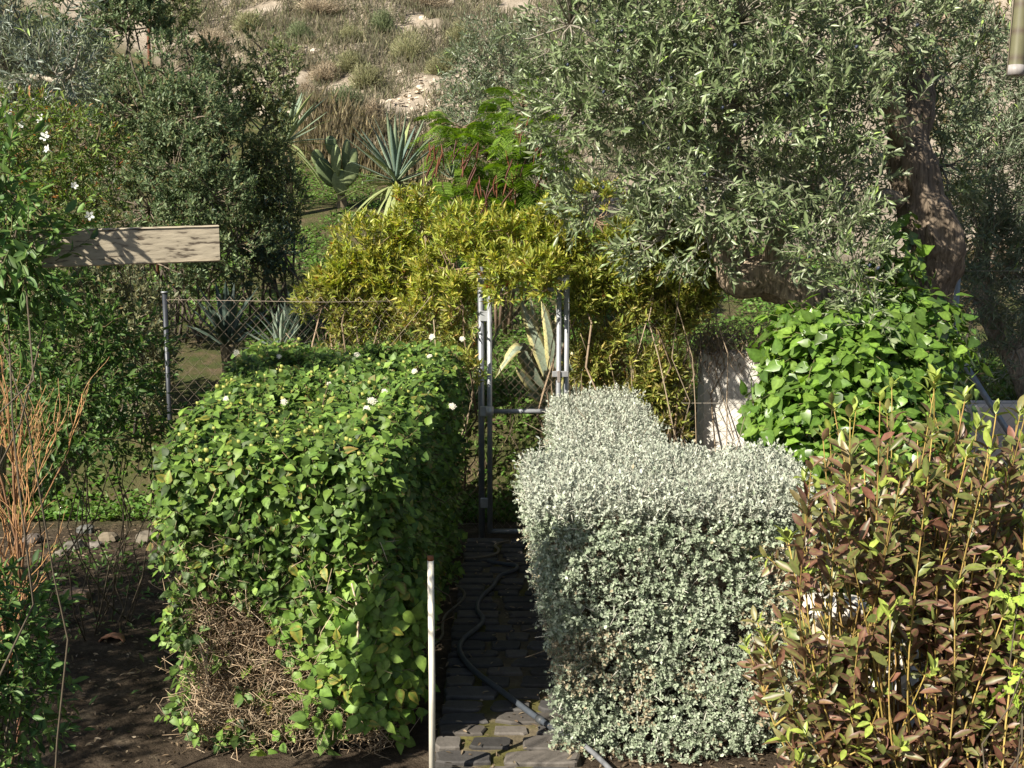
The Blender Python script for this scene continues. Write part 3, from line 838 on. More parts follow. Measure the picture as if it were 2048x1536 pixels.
# ================================================================== brown leaved shrub, right foreground
def brown():
    root = thing('scorched_shrub', 'shrub with scorched brown leaves and lime green shoot tips, right foreground', 'shrub', (1.75, 4.55, 0))
    tops = [(1490, 960), (1640, 1000), (1570, 1080), (1660, 870), (1720, 950), (1760, 800), (1835, 880), (1870, 770), (1930, 800), (1975, 870), (2020, 900), (1800, 960), (1890, 960), (1960, 1000), (2040, 830), (1600, 1200), (1530, 1280), (1660, 1150), (1740, 1100), (1850, 1060), (1990, 1100), (2050, 1050), (2100, 900), (2150, 1000), (2120, 1150), (1700, 1300), (1780, 1230), (1900, 1180), (1640, 1380), (1850, 1350), (1960, 1290), (2060, 1260), (1740, 1440), (1960, 1440), (1610, 1470), (2050, 1430), (1680, 1060), (1780, 1040), (2000, 960), (1920, 1080), (1610, 960), (1700, 840)]
    tops = [t for t in tops if not (t[0] < 1600 and t[1] < 1000)]
    base0 = np.array([1.75, 4.55, 0.0]); stems = []; tipP, tipA, LP, LA, LT = [], [], [], [], []
    for (px, py) in tops:
        for rep in range(3):
            Y = rng.uniform(4.15, 5.05); jx = rng.normal(0, 16) * rep; jy = rng.normal(10, 22) * rep
            e = W(px + jx, py + jy, Y); b = base0 + np.array([rng.normal(0, .16), rng.normal(0, .15), 0]); b[0] += .45 * (e[0] - b[0])
            m = (b + e) / 2 + np.array([(e[0] - b[0]) * .12, 0, .05]) + .06 * rng.standard_normal(3)
            q = spline([b, m, e], 14); stems.append(q)
            d = nrm((q[-1] - q[-2])[None])[0]; tipP.append(q[-1]); tipA.append(d)
            L = np.linalg.norm(np.diff(q, axis=0), axis=1).sum(); k = int(L / .024)
            tt = np.linspace(.15, .93, k); ii = tt * 13; i0 = ii.astype(int).clip(0, 12); fr = (ii - i0)[:, None]
            LT.append(tt); LP.append(q[i0] * (1 - fr) + q[i0 + 1] * fr); LA.append(nrm(q[i0 + 1] - q[i0]))
            if rep == 0:      # side shoots
                for s in range(3):
                    t = rng.uniform(.45, .85); i = int(t * 13); a = q[i]; dd = nrm((np.array([rng.normal(0, .8), rng.normal(-.2, .6), 1.0]))[None])[0]
                    l_ = rng.uniform(.1, .24); qq = spline([a, a + dd * l_ * .5 + .01 * rng.standard_normal(3), a + dd * l_ + np.array([0, 0, .02])], 14); stems.append(qq)
                    tipP.append(qq[-1]); tipA.append(dd); kk = int(l_ / .02); t2 = np.linspace(.2, .9, kk); i2 = (t2 * 13).astype(int)
                    LT.append(t2 * .6 + .3); LP.append(qq[i2]); LA.append(np.tile(dd, (kk, 1)))
    LP, LA = np.concatenate(LP), np.concatenate(LA); tipP, tipA = np.array(tipP), np.array(tipA)
    lvs = []
    S = len(LP); A, U, V = frames(LA); az = np.arange(S) * 2.4 + rng.random(S); an = rng.normal(.78, .3, S)
    rad = U * np.cos(az)[:, None] + V * np.sin(az)[:, None]; D = A * np.cos(an)[:, None] + rad * np.sin(an)[:, None]; D[:, 2] -= .15
    N = A - nrm(D) * np.sum(A * nrm(D), 1, keepdims=True) + .6 * rng.standard_normal((S, 3)) + np.array([-.1, -.6, .15])
    C = palette(S, [(.135, .05, .038), (.18, .07, .053), (.09, .04, .036), (.22, .11, .09)]); K = palette(S, [(.17, .2, .06), (.14, .13, .05), (.2, .10, .06)])
    LT = np.concatenate(LT); gr = rng.random(S) < .20 + .45 * np.clip((LT - .6) / .4, 0, 1) ** 1.5; C[gr] = palette(gr.sum(), [(.10, .16, .035), (.17, .23, .045), (.19, .14, .06), (.08, .12, .03)])
    lv0 = mkleaves(LP + rad * .006, D, N, .078 * (1 + .2 * rng.standard_normal(S)).clip(.5, 1.5), .029 * (1 + .15 * rng.standard_normal(S)).clip(.6, 1.4), C, K)
    lv1, _ = sprigs(tipP - tipA * .02, tipA, 5, .035, .058, .023, 1.05, [(.22, .29, .045), (.30, .36, .06), (.16, .24, .04)], 'spiral', angt=.45, up=.5, K=np.array([[.34, .4, .09]]))
    lv = cat_leaves(lv0, lv1)
    x, y, f = project(lv['B'] + lv['D'] * (lv['L'] * .5)[:, None])       # thinner growth low on the left and in the middle
    thin = np.minimum(((x - 1790) / 66) ** 2 + ((y - 1375) / 105) ** 2, ((x - 1665) / 85) ** 2 + ((y - 1225) / 55) ** 2) < 1
    stay = ~(thin & (rng.random(len(x)) < .88)); lv = {k_: v_[stay] for k_, v_ in lv.items()}
    add_leaves(root, lv, ELL, M_brown, 300, 'foliage', bin_px=30)
    g = Geo(); st = np.array(stems); zz = palette(len(st), [(.34, .25, .06), (.28, .17, .06), (.4, .3, .09)])
    tubes(st, .0048, .0020, zz, 6, g)
    part('stems', g, M_twig, root)
brown()

# ================================================================== olive trees
OLV = [(.105, .15, .062), (.155, .205, .09), (.07, .105, .043), (.235, .28, .14)]
OLT = [(.27, .37, .09), (.22, .31, .09), (.15, .2, .11)]
def olive_crown(root, bl, dens, slen=.17, L=.066, Wd=.0135, n=12, seed=61, gap=.40, nparts=300, twig=(.34, .31, .25), cols=OLV, tm=LANCE2, limbs=None, gapf=3.0, back=.4, shell=.2):
    P, A = blob_points(bl, dens, shell, gap, gapf, seed, back)
    Ax = nrm(A + np.array([0, 0, .35]) + .55 * rng.standard_normal(A.shape))
    new = rng.random(len(P)) < .13
    lv1, q1 = sprigs(P[~new], Ax[~new], n, slen, L, Wd, .95, cols, 'opp', up=.4, jit=.2, droop=.06, angt=.6)
    if new.sum():
        lv2, q2 = sprigs(P[new], nrm(Ax[new] + np.array([0, 0, .9])), n, slen * 1.15, L, Wd, .85, cols, 'opp', up=.4, tip=OLT, tipn=6, angt=.4)
        lv = cat_leaves(lv1, lv2); q = np.concatenate([q1, q2])
    else: lv, q = lv1, q1
    add_leaves(root, lv, tm, M_olive, nparts, 'crown', bin_px=20, tm2=LANCE if tm is LANCE2 else tm)
    g = Geo(); tubes(q[:, ::2], .0024, .0012, palette(len(q), [twig, tuple(np.array(twig) * .7)]), 3, g)
    anc = np.concatenate([np.array([b[0] for b in bl])] + ([limbs] if limbs is not None else []))
    nearest_twigs(P, anc, .14, .008, .003, tuple(np.array(twig) * .75), .1, g)
    part('twigs', g, M_twig, root, kind='stuff')
    return P

def main_olive():
    Yt = 8.3
    base = np.array([2.42, Yt, 0.])
    root = thing('olive_tree', 'large old olive tree with two gnarled limbs rising from the glossy bush', 'tree', base)
    A_ = [base + [-.03, 0, -.1], base + [-.08, 0, .8], W(1700, 690, 8.25), W(1625, 600, 8.1), W(1540, 555, 8.1), W(1472, 545, 8.15), W(1462, 440, 8.3), W(1470, 340, 8.4), W(1440, 180, 8.5), W(1420, 20, 8.5)]
    B_ = [base + [.05, .05, -.1], base + [.25, 0, .9], W(1850, 640, 8.35), W(1868, 560, 8.25), W(1866, 480, 8.2), W(1838, 390, 8.25), W(1818, 290, 8.35), W(1838, 190, 8.5), W(1800, 60, 8.7), W(1780, -80, 8.8)]
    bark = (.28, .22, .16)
    g = limb(A_, [.24, .2, .17, .155, .145, .13, .10, .075, .05, .035], bark, 90, 40, .34, 3); 
    limb([W(1462, 440, 8.3), W(1420, 330, 8.3), W(1368, 200, 8.2), W(1350, 60, 8.2)], [.06, .045, .035, .022], bark, 26, 10, .15, 8, g)
    limb([W(1530, 560, 8.1), W(1560, 470, 8.0), W(1620, 380, 7.9), W(1640, 250, 7.9)], [.07, .05, .035, .02], bark, 26, 10, .15, 9, g)
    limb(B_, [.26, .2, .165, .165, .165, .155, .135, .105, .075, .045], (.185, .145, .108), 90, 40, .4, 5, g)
    limb([W(1820, 310, 8.35), W(1790, 230, 8.2), W(1765, 160, 8.1)], [.10, .075, .06], bark, 14, 12, .2, 11, g)
    limb([W(1838, 200, 8.5), W(1860, 120, 8.6), W(1900, 20, 8.8)], [.09, .06, .03], bark, 16, 10, .2, 12, g)
    limb([W(1790, 400, 8.15), W(1760, 395, 8.0), W(1745, 420, 7.9)], [.07, .05, .02], bark, 12, 10, .25, 13, g)
    for s in range(5):      # crossing twigs near the left edge
        pass
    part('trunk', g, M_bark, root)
    bl = [pblob(*b) for b in ((1140, 50, 8.2, 105, 110, .45), (1290, 40, 8.0, 140, 120, .6), (1470, 50, 7.8, 150, 120, .6), (1640, 60, 7.8, 140, 110, .55), (1780, 60, 8.1, 95, 90, .5),
          (1160, 220, 8.2, 95, 110, .45), (1310, 210, 7.9, 130, 110, .55), (1480, 210, 7.7, 140, 110, .55), (1640, 220, 7.7, 120, 100, .5), (1755, 215, 7.9, 90, 95, .4), (1210, 340, 8.2, 100, 85, .4), (1340, 350, 7.9, 110, 85, .5),
          (1470, 370, 7.6, 110, 80, .45), (1620, 370, 7.6, 120, 90, .45), (1700, 370, 7.6, 75, 80, .35), (1330, 470, 8.0, 85, 70, .35), (1560, 445, 7.6, 85, 55, .35), (1665, 480, 7.5, 80, 60, .3), (1180, 410, 8.3, 55, 40, .3), (1415, 480, 7.8, 50, 55, .3),
          (1720, 560, 7.3, 50, 50, .2), (1745, 640, 7.2, 45, 35, .18), (1880, 330, 9.0, 70, 130, .35), (1890, 140, 9.0, 70, 130, .4), (1450, 290, 9.2, 240, 190, .35), (1660, 330, 9.2, 170, 150, .35), (1280, 140, 9.2, 180, 150, .35), (1620, 110, 9.3, 200, 130, .35), (1350, -120, 8.0, 330, 90, .6), (1700, -120, 8.2, 200, 80, .6))]
    lim = np.concatenate([spline(A_, 20)[8:], spline(B_, 20)[8:]])
    P = olive_crown(root, bl, 112, .15, .066, .0185, 12, 61, .415, 300, limbs=lim)
    fr = rock_geo((.0095, .0095, .012), (.035, .045, .075), 2, 1.0, 8, 6, .05).mesh('olive_fruit'); fr.materials.append(tint_mat('ripe_olive', .35))
    x, y, f = project(P); ok = np.where((x > 1050) & (x < 1850) & (y > 30) & (y < 560) & (f < 7.9))[0]
    for k in rng.choice(ok, 70, replace=False):
        o = link('olive_fruit', fr, None, root); o.location = Vector(P[k] + np.array([.02, -.05, -.03]) - base); o.rotation_euler = tuple(rng.uniform(0, .6, 3))
main_olive()

def side_olive():
    base = W(2085, 900, 10.9); base[2] = float(ground_z(base[0:1], base[1:2])[0])
    root = thing('olive_tree', 'pale olive tree behind the fence at the right edge', 'tree', base)
    T = [base + [0, 0, -.1], W(2068, 790, 10.4), W(2030, 715, 10.35), W(1990, 655, 10.3), W(1965, 560, 10.4), W(1975, 400, 10.6), W(1990, 230, 10.8)]
    g = limb(T, [.16, .13, .11, .09, .07, .05, .03], (.34, .28, .22), 44, 18, .25, 21)
    limb([W(2040, 730, 10.35), W(2080, 600, 10.5), W(2090, 420, 10.7)], [.08, .06, .03], (.34, .28, .22), 20, 10, .2, 22, g)
    part('trunk', g, M_bark, root)
    bl = [pblob(*b) for b in ((1985, 150, 10.7, 60, 110, .4), (2040, 240, 10.6, 90, 110, .5), (1975, 330, 10.6, 75, 110, .5), (2060, 420, 10.5, 90, 120, .5), (1960, 470, 10.4, 65, 95, .4), (2010, 560, 10.3, 80, 90, .4), (1950, 600, 10.2, 50, 60, .3), (2070, 600, 10.4, 60, 80, .4), (2030, 700, 10.2, 40, 50, .25), (2140, 300, 10.7, 120, 250, .6))]
    olive_crown(root, bl, 105, .17, .07, .0145, 12, 71, .37, 300, tm=LANCE, cols=[(.10, .135, .075), (.15, .19, .11), (.08, .11, .055), (.2, .24, .15)])
side_olive()

def far_olive():
    base = on_ground(-.35, 19.5)
    root = thing('olive_tree', 'small grey green olive tree on the slope behind the feathery tree', 'tree', base)
    top = W(985, 190, 19.5)
    g = limb([base + [0, 0, -.1], base * .5 + top * .5 + [.1, 0, 0], top], [.12, .08, .03], (.25, .2, .16), 16, 10, .2, 31)
    part('trunk', g, M_bark, root)
    bl = [pblob(*b) for b in ((975, 90, 19.5, 40, 50, .5), (940, 150, 19.5, 45, 50, .5), (1010, 140, 19.5, 50, 60, .5), (985, 215, 19.3, 85, 65, .6), (930, 240, 19.3, 35, 40, .4), (1060, 220, 19.4, 70, 70, .6), (1000, 290, 19.2, 80, 60, .5), (1090, 120, 19.6, 60, 80, .5))]
    olive_crown(root, bl, 62, .22, .085, .021, 10, 81, .36, 0, tm=TINY, cols=[(.11, .15, .085), (.16, .20, .12), (.09, .12, .06)], gapf=1.6)
far_olive()

def corner_olive():
    base = np.array([-4.4, 9.8, 0.])
    root = thing('olive_tree', 'olive tree with slender silvery leaves in the top left corner', 'tree', base)
    top = W(60, 60, 9.5)
    g = limb([base + [0, 0, -.1], base + [.1, 0, 1.2], (base + top) / 2 + [-.2, 0, .4], top], [.13, .1, .07, .03], (.24, .2, .15), 24, 12, .2, 41)
    limb([(base + top) / 2 + [-.2, 0, .4], W(20, 180, 9.2), W(130, 160, 8.9), W(160, 100, 8.8)], [.05, .035, .015, .006], (.34, .3, .24), 20, 8, .1, 42, g)
    part('trunk', g, M_bark, root)
    bl = [pblob(*b) for b in ((40, 40, 9.6, 90, 80, .5), (120, 60, 9.6, 60, 70, .4), (30, 150, 9.3, 80, 70, .4), (110, 150, 8.9, 60, 45, .3), (60, 210, 9.1, 70, 35, .3), (-80, 80, 9.5, 100, 140, .5), (150, 190, 9.3, 35, 30, .25))]
    olive_crown(root, bl, 105, .19, .075, .013, 12, 91, .38, 300, tm=LANCE, cols=[(.09, .12, .09), (.14, .17, .13), (.2, .23, .19)])
corner_olive()

# ================================================================== bottlebrush shrubs arching over the gate
def bottlebrush(label, base, bl, seed, yellow):
    root = thing('bottlebrush_shrub', label, 'shrub', base, None)
    bl = [(c, (r[0], min(r[1], .14), r[2])) for c, r in bl]      # grown flat along the fence
    P, A = blob_points(bl, 260 if yellow else 520, .24, .40 if yellow else .36, 3.2, seed, .35)
    # bare legs: thin out low down
    keep = rng.random(len(P)) < np.clip((P[:, 2] - (.3 if yellow else -.1)) / (1.2 if yellow else .9), .2, 1); P, A = P[keep], A[keep]
    Ax = nrm(A * .6 + np.array([0, -.15, .75]) + .4 * rng.standard_normal(A.shape))
    hi_ = P[:, 2] > 1.9 - .25 * vnoise(P * 2, 3)
    c_hi = [(.40, .43, .075), (.29, .36, .06), (.16, .23, .045), (.48, .38, .10)] if yellow else [(.33, .38, .075), (.24, .31, .06), (.14, .2, .045), (.42, .33, .09)]
    c_lo = [(.18, .24, .06), (.26, .31, .07), (.34, .36, .09), (.36, .24, .09)]
    lv1, q1 = sprigs(P[hi_], Ax[hi_], 13, .08, .066, .0165, .95, c_hi, 'spiral', angt=.4, up=.3, jit=.2)
    lv2, q2 = sprigs(P[~hi_], Ax[~hi_], 12, .09, .066, .0165, 1.0, c_lo, 'spiral', angt=.45, up=.3, jit=.22)
    i = rng.choice(len(P), 34, replace=False)
    lv3, q3 = sprigs(P[i] + Ax[i] * .03, Ax[i], 10, .05, .04, .011, .8, [(.42, .13, .06), (.38, .2, .08), (.30, .06, .04)], 'spiral', angt=.3)
    add_leaves(root, cat_leaves(lv1, lv2, lv3), LANCE, M_call, 300, 'foliage', bin_px=16, tm2=TINY)
    g = Geo(); q = np.concatenate([q1, q2, q3]); tubes(q, .0022, .0014, palette(len(q), [(.2, .15, .08), (.26, .2, .12)]), 3, g)
    anc = np.array([b[0] for b in bl]); nearest_twigs(P, anc, .16, .006, .0028, (.24, .17, .11), .12, g)
    m = len(anc); out = (anc[:, 0] < -.35) | (anc[:, 0] > .5)
    b0 = np.stack([np.where(out, anc[:, 0] * .8 + base[0] * .2, base[0] + np.sign(-base[0]) * .45) + rng.normal(0, .06, m), base[1] + rng.normal(0, .12, m), np.zeros(m)], 1)
    b0 = b0[out]; twig_batch(b0, anc[out], .012, .006, palette(len(b0), [(.22, .16, .1), (.3, .22, .15)]), .08, 6, g, 8)
    n = 34; j = rng.choice(np.where(out)[0], n); b0 = np.stack([anc[j, 0] + np.sign(base[0]) * np.abs(rng.normal(0, .12, n)), base[1] + rng.normal(0, .2, n), np.zeros(n)], 1)
    e = anc[j] + .15 * rng.standard_normal((n, 3)); twig_batch(b0, e, .007, .003, palette(n, [(.24, .18, .11), (.34, .27, .19)]), .1, 5, g, 7)
    part('stems', g, M_twig, root, kind='stuff')

bottlebrush('yellow green bottlebrush shrub left of the gate, arching over its top', np.array([-.95, 10.05, 0.]),
            [pblob(*b) for b in ((740, 500, 10.00, 75, 60, 0.28), (850, 470, 10.00, 80, 60, 0.28), (800, 560, 10.00, 110, 70, 0.28), (700, 590, 10.00, 80, 60, 0.28), (905, 540, 9.30, 80, 60, 0.28), (880, 620, 9.30, 80, 60, 0.28), (760, 650, 10.00, 100, 55, 0.28), (840, 400, 10.00, 45, 35, 0.2), (950, 470, 9.30, 70, 45, 0.28), (1030, 490, 9.30, 70, 45, .3), (660, 660, 10.00, 60, 50, 0.28), (925, 660, 9.30, 40, 55, .2), (1100, 470, 9.30, 70, 55, 0.28), (1000, 540, 9.00, 60, 34, .2), (1075, 545, 9.00, 55, 32, .2), (950, 735, 8.95, 12, 36, .08), (1005, 590, 8.90, 22, 18, .08), (1095, 580, 8.90, 24, 14, .08), (925, 610, 9.10, 36, 60, .12), (645, 610, 10.00, 40, 55, .12), (700, 570, 10.00, 60, 60, .12), (790, 610, 10.00, 80, 60, .12))], 101, True)
bottlebrush('olive green bottlebrush shrub with thin bare legs right of the gate', np.array([1.1, 9.42, 0.]),
            [pblob(*b) for b in ((1190, 440, 9.38, 80, 60, .35), (1290, 470, 9.38, 90, 60, .35), (1180, 540, 9.38, 60, 60, .3), (1270, 570, 9.38, 90, 70, .35), (1370, 560, 9.38, 80, 70, .35), (1220, 660, 9.38, 80, 70, .3), (1320, 670, 9.38, 80, 70, .3), (1375, 610, 9.38, 50, 50, .3), (1190, 730, 9.38, 50, 50, .25), (1290, 770, 9.38, 70, 60, .3), (1325, 760, 9.38, 40, 60, .25), (1310, 860, 9.38, 60, 50, .25), (1420, 520, 9.38, 45, 55, .3), (1240, 820, 9.38, 60, 60, .2), (1250, 730, 9.38, 60, 50, .2), (1165, 610, 9.2, 20, 50, .1), (1165, 480, 9.38, 45, 45, .25))], 111, False)

# ================================================================== feathery tree with pods
def leucaena():
    base = on_ground(-.1, 13.2)
    root = thing('leucaena_tree', 'feathery bright green tree hung with long red brown pods', 'tree', base)
    bl = [pblob(*b) for b in ((1045, 215, 13, 45, 45, .35), (1060, 285, 12.8, 60, 55, .35), (925, 255, 13.2, 55, 35, .3), (980, 310, 13, 80, 50, .4), (1040, 370, 12.8, 90, 60, .4), (900, 285, 13.3, 40, 30, .25), (960, 400, 12.9, 70, 50, .35), (900, 440, 13, 60, 40, .3), (1010, 450, 12.9, 70, 45, .35), (1080, 330, 12.8, 50, 60, .3))]
    P, A = blob_points(bl, 34, .3, .3, 2, 121, .6)
    g = Geo(); S = len(P)
    Ax = nrm(A * np.array([1, 1, .4]) + np.array([0, -.1, .15]) + .35 * rng.standard_normal(A.shape)); A_, U, V = frames(Ax)
    tot = []
    for s in range(S):
        L = rng.uniform(.2, .32); npn = 7
        side = nrm(np.cross(Ax[s], [0, 0, 1])[None])[0]; nrmv = np.cross(side, Ax[s])
        for k in range(npn):
            t = .25 + .75 * k / (npn - 1)
            for sg in (-1, 1):
                o = P[s] + Ax[s] * L * t - np.array([0, 0, .10 * t * t * L / .25]); d = nrm((Ax[s] * .45 + side * sg - np.array([0, 0, .28]))[None])[0]; tot.append((o, d, nrmv, L * .42 * (1 - .35 * abs(t - .55))))
    o = np.array([t[0] for t in tot]); d = np.array([t[1] for t in tot]); nv = np.array([t[2] for t in tot]); pl = np.array([t[3] for t in tot])
    sd = nrm(np.cross(d, nv)); m = 9
    B, D, N = [], [], []
    for k in range(m):
        t = (k + 1) / m
        for sg in (-1, 1):
            B.append(o + d * (pl * t)[:, None] - np.array([0, 0, 1]) * (pl * t * t * .25)[:, None]); D.append(nrm(sd * sg + d * .35 - np.array([0, 0, .1]))); N.append(nv + .2 * rng.standard_normal(nv.shape))
    B, D, N = np.concatenate(B), np.concatenate(D), np.concatenate(N)
    C = np.tile(palette(len(o), [(.17, .27, .04), (.23, .34, .05), (.12, .21, .035)]), (2 * m, 1))
    quad = [dict(v=np.array([(0, 0, 0), (-.5, .5, 0), (0, 1, 0), (.5, .5, 0)], float), tri=np.zeros((0, 3), int), quad=np.array([[0, 3, 2, 1]]), rib=np.zeros(4))]
    lv = mkleaves(B, D, N, .028, .015, C)
    part('crown', leaf_geo(lv, quad), M_feather, root, kind='stuff')
    g = Geo(); tubes(np.stack([P, P + Ax * .12, P + Ax * .25 - [0, 0, .06]], 1), .002, .001, (.2, .2, .06), 3, g)
    anc = np.array([b[0] for b in bl]); nearest_twigs(P, anc, .5, .008, .003, (.2, .14, .09), .08, g)
    twig_batch(np.tile(base, (len(anc), 1)) + .08 * rng.standard_normal((len(anc), 3)), anc, .022, .009, (.2, .14, .1), .06, 7, g, 8)
    part('trunk', g, M_twig, root)
    pm = []
    for v_ in range(3):
        gg = Geo(); n = 7; t = np.linspace(0, 1, n); cx = .05 * np.sin(t * 2.4 + v_) * (v_ - 1); w = .011 * np.sin(np.clip(t * 1.06, 0, 1) * math.pi) ** .4 + .001
        v = np.concatenate([np.stack([cx - w, np.zeros(n) , -t * .2], 1), np.stack([cx, -.003 * np.ones(n), -t * .2], 1), np.stack([cx + w, np.zeros(n), -t * .2], 1), np.stack([cx, .003 * np.ones(n), -t * .2], 1)])
        f = [(a * n + i, a * n + i + 1, ((a + 1) % 4) * n + i + 1, ((a + 1) % 4) * n + i) for a in range(4) for i in range(n - 1)]
        gg.add(v, np.array(f), [(.11, .04, .022), (.15, .06, .03), (.085, .03, .018)][v_]); me = gg.mesh('seed_pod'); me.materials.append(tint_mat('dry_pod_%d' % v_, .5, 30, .25)); pm.append(me)
    clus = [(868, 330, 3), (905, 295, 3), (880, 300, 4), (930, 320, 3), (945, 300, 3), (1053, 245, 6), (1075, 290, 2), (960, 365, 4), (990, 370, 5), (1015, 360, 4), (1052, 335, 1), (975, 400, 4), (1000, 420, 3), (1030, 385, 2), (1075, 300, 2), (940, 330, 3), (1090, 350, 3), (1020, 330, 3), (865, 290, 2)]
    for (px, py, k) in clus:
        for j in range(k):
            o_ = link('seed_pod', pm[int(rng.integers(3))], None, root); o_.location = Vector(W(px + rng.normal(0, 6), py + rng.normal(0, 6) - 8, 12.35 + rng.normal(0, .1)) - base)
            o_.rotation_euler = (rng.normal(0, .12), rng.normal(0, .14), rng.uniform(-.9, .9)); s = rng.uniform(.75, 1.3); o_.scale = (.9, .9, s)
leucaena()

# ================================================================== mastic trees left of centre
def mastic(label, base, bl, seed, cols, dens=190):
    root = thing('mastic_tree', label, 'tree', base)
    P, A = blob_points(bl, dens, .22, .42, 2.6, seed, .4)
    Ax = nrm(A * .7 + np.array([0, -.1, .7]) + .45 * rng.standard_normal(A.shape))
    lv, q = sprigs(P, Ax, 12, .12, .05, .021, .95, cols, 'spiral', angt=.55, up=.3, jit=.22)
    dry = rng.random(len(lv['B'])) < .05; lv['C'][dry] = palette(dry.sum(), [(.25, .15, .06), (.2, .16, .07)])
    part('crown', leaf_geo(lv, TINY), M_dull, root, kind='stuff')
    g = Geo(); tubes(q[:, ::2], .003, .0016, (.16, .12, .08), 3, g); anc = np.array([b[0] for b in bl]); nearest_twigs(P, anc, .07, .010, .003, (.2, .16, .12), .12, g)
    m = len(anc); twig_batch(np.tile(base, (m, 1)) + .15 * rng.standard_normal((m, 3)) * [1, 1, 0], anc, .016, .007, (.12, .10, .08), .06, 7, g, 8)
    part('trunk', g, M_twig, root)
MC = [(.10, .155, .075), (.16, .215, .105), (.24, .285, .135), (.065, .105, .055)]
mastic('dense dark green mastic tree behind the wooden beam', on_ground(-3.6, 13.0),
       [pblob(*b) for b in ((250, 60, 13.2, 70, 90, .6), (330, 150, 13, 80, 70, .5), (280, 230, 12.8, 110, 80, .6), (380, 240, 12.7, 90, 70, .5), (240, 330, 12.6, 90, 80, .5), (360, 340, 12.4, 110, 80, .6), (300, 420, 12.3, 120, 70, .5), (220, 130, 13.2, 60, 70, .5), (420, 400, 12.3, 80, 60, .4), (250, -60, 13.3, 90, 70, .6), (300, 520, 12.4, 150, 70, .5), (470, 490, 12.4, 80, 60, .4), (150, 300, 12.9, 60, 100, .4), (170, 20, 13.4, 80, 70, .5), (200, 190, 13.1, 70, 60, .4), (110, 150, 13.4, 80, 90, .4), (260, 10, 13.3, 45, 50, .4))], 131, MC)
mastic('mastic tree with olive green tips rising in front of the diagonal wall', on_ground(-2.75, 13.9),
       [pblob(*b) for b in ((525, 100, 14, 26, 50, .25), (570, 130, 14, 22, 40, .25), (540, 190, 13.9, 40, 45, .35), (440, 130, 14, 45, 45, .35), (450, 210, 13.8, 60, 60, .45), (520, 260, 13.7, 55, 50, .45), (450, 310, 13.5, 80, 60, .5), (540, 330, 13.5, 40, 50, .35), (480, 390, 13.4, 75, 55, .45), (570, 400, 13.4, 40, 50, .3), (520, 460, 13.3, 70, 50, .4), (440, 540, 13.3, 90, 60, .4), (560, 540, 13.4, 50, 50, .3), (350, 60, 14.2, 18, 40, .2), (360, 20, 14.2, 30, 30, .2))], 141, [(.12, .17, .07), (.19, .23, .10), (.27, .28, .12), (.08, .115, .055)])
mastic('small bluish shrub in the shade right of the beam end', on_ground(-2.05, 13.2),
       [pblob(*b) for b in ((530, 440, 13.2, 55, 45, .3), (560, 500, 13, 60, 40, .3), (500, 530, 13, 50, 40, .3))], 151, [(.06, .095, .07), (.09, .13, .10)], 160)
mastic('brownish shaded shrub between the big olive crown and the pale olive', on_ground(4.4, 12.0),
       [pblob(*b) for b in ((1915, 60, 12, 70, 90, .35), (1900, 200, 12, 60, 90, .35), (1930, 330, 11.9, 60, 90, .35), (1990, 40, 12.2, 70, 80, .35), (1900, 450, 11.9, 60, 80, .3), (1880, 560, 11.8, 60, 70, .3))], 155, [(.12, .11, .05), (.17, .13, .06), (.09, .10, .04)], 120)
mastic('yellowish grey shrub behind the vine left of the fence post', on_ground(-3.3, 10.4),
       [pblob(*b) for b in ((255, 570, 10.3, 45, 40, .3), (280, 640, 10.2, 50, 60, .3), (230, 680, 10.3, 60, 60, .3), (300, 720, 10.2, 40, 50, .3), (190, 600, 10.4, 60, 60, .3), (120, 640, 10.4, 80, 80, .3), (290, 790, 10.2, 40, 50, .25))], 161, [(.16, .18, .10), (.24, .23, .11), (.10, .12, .07)], 230)

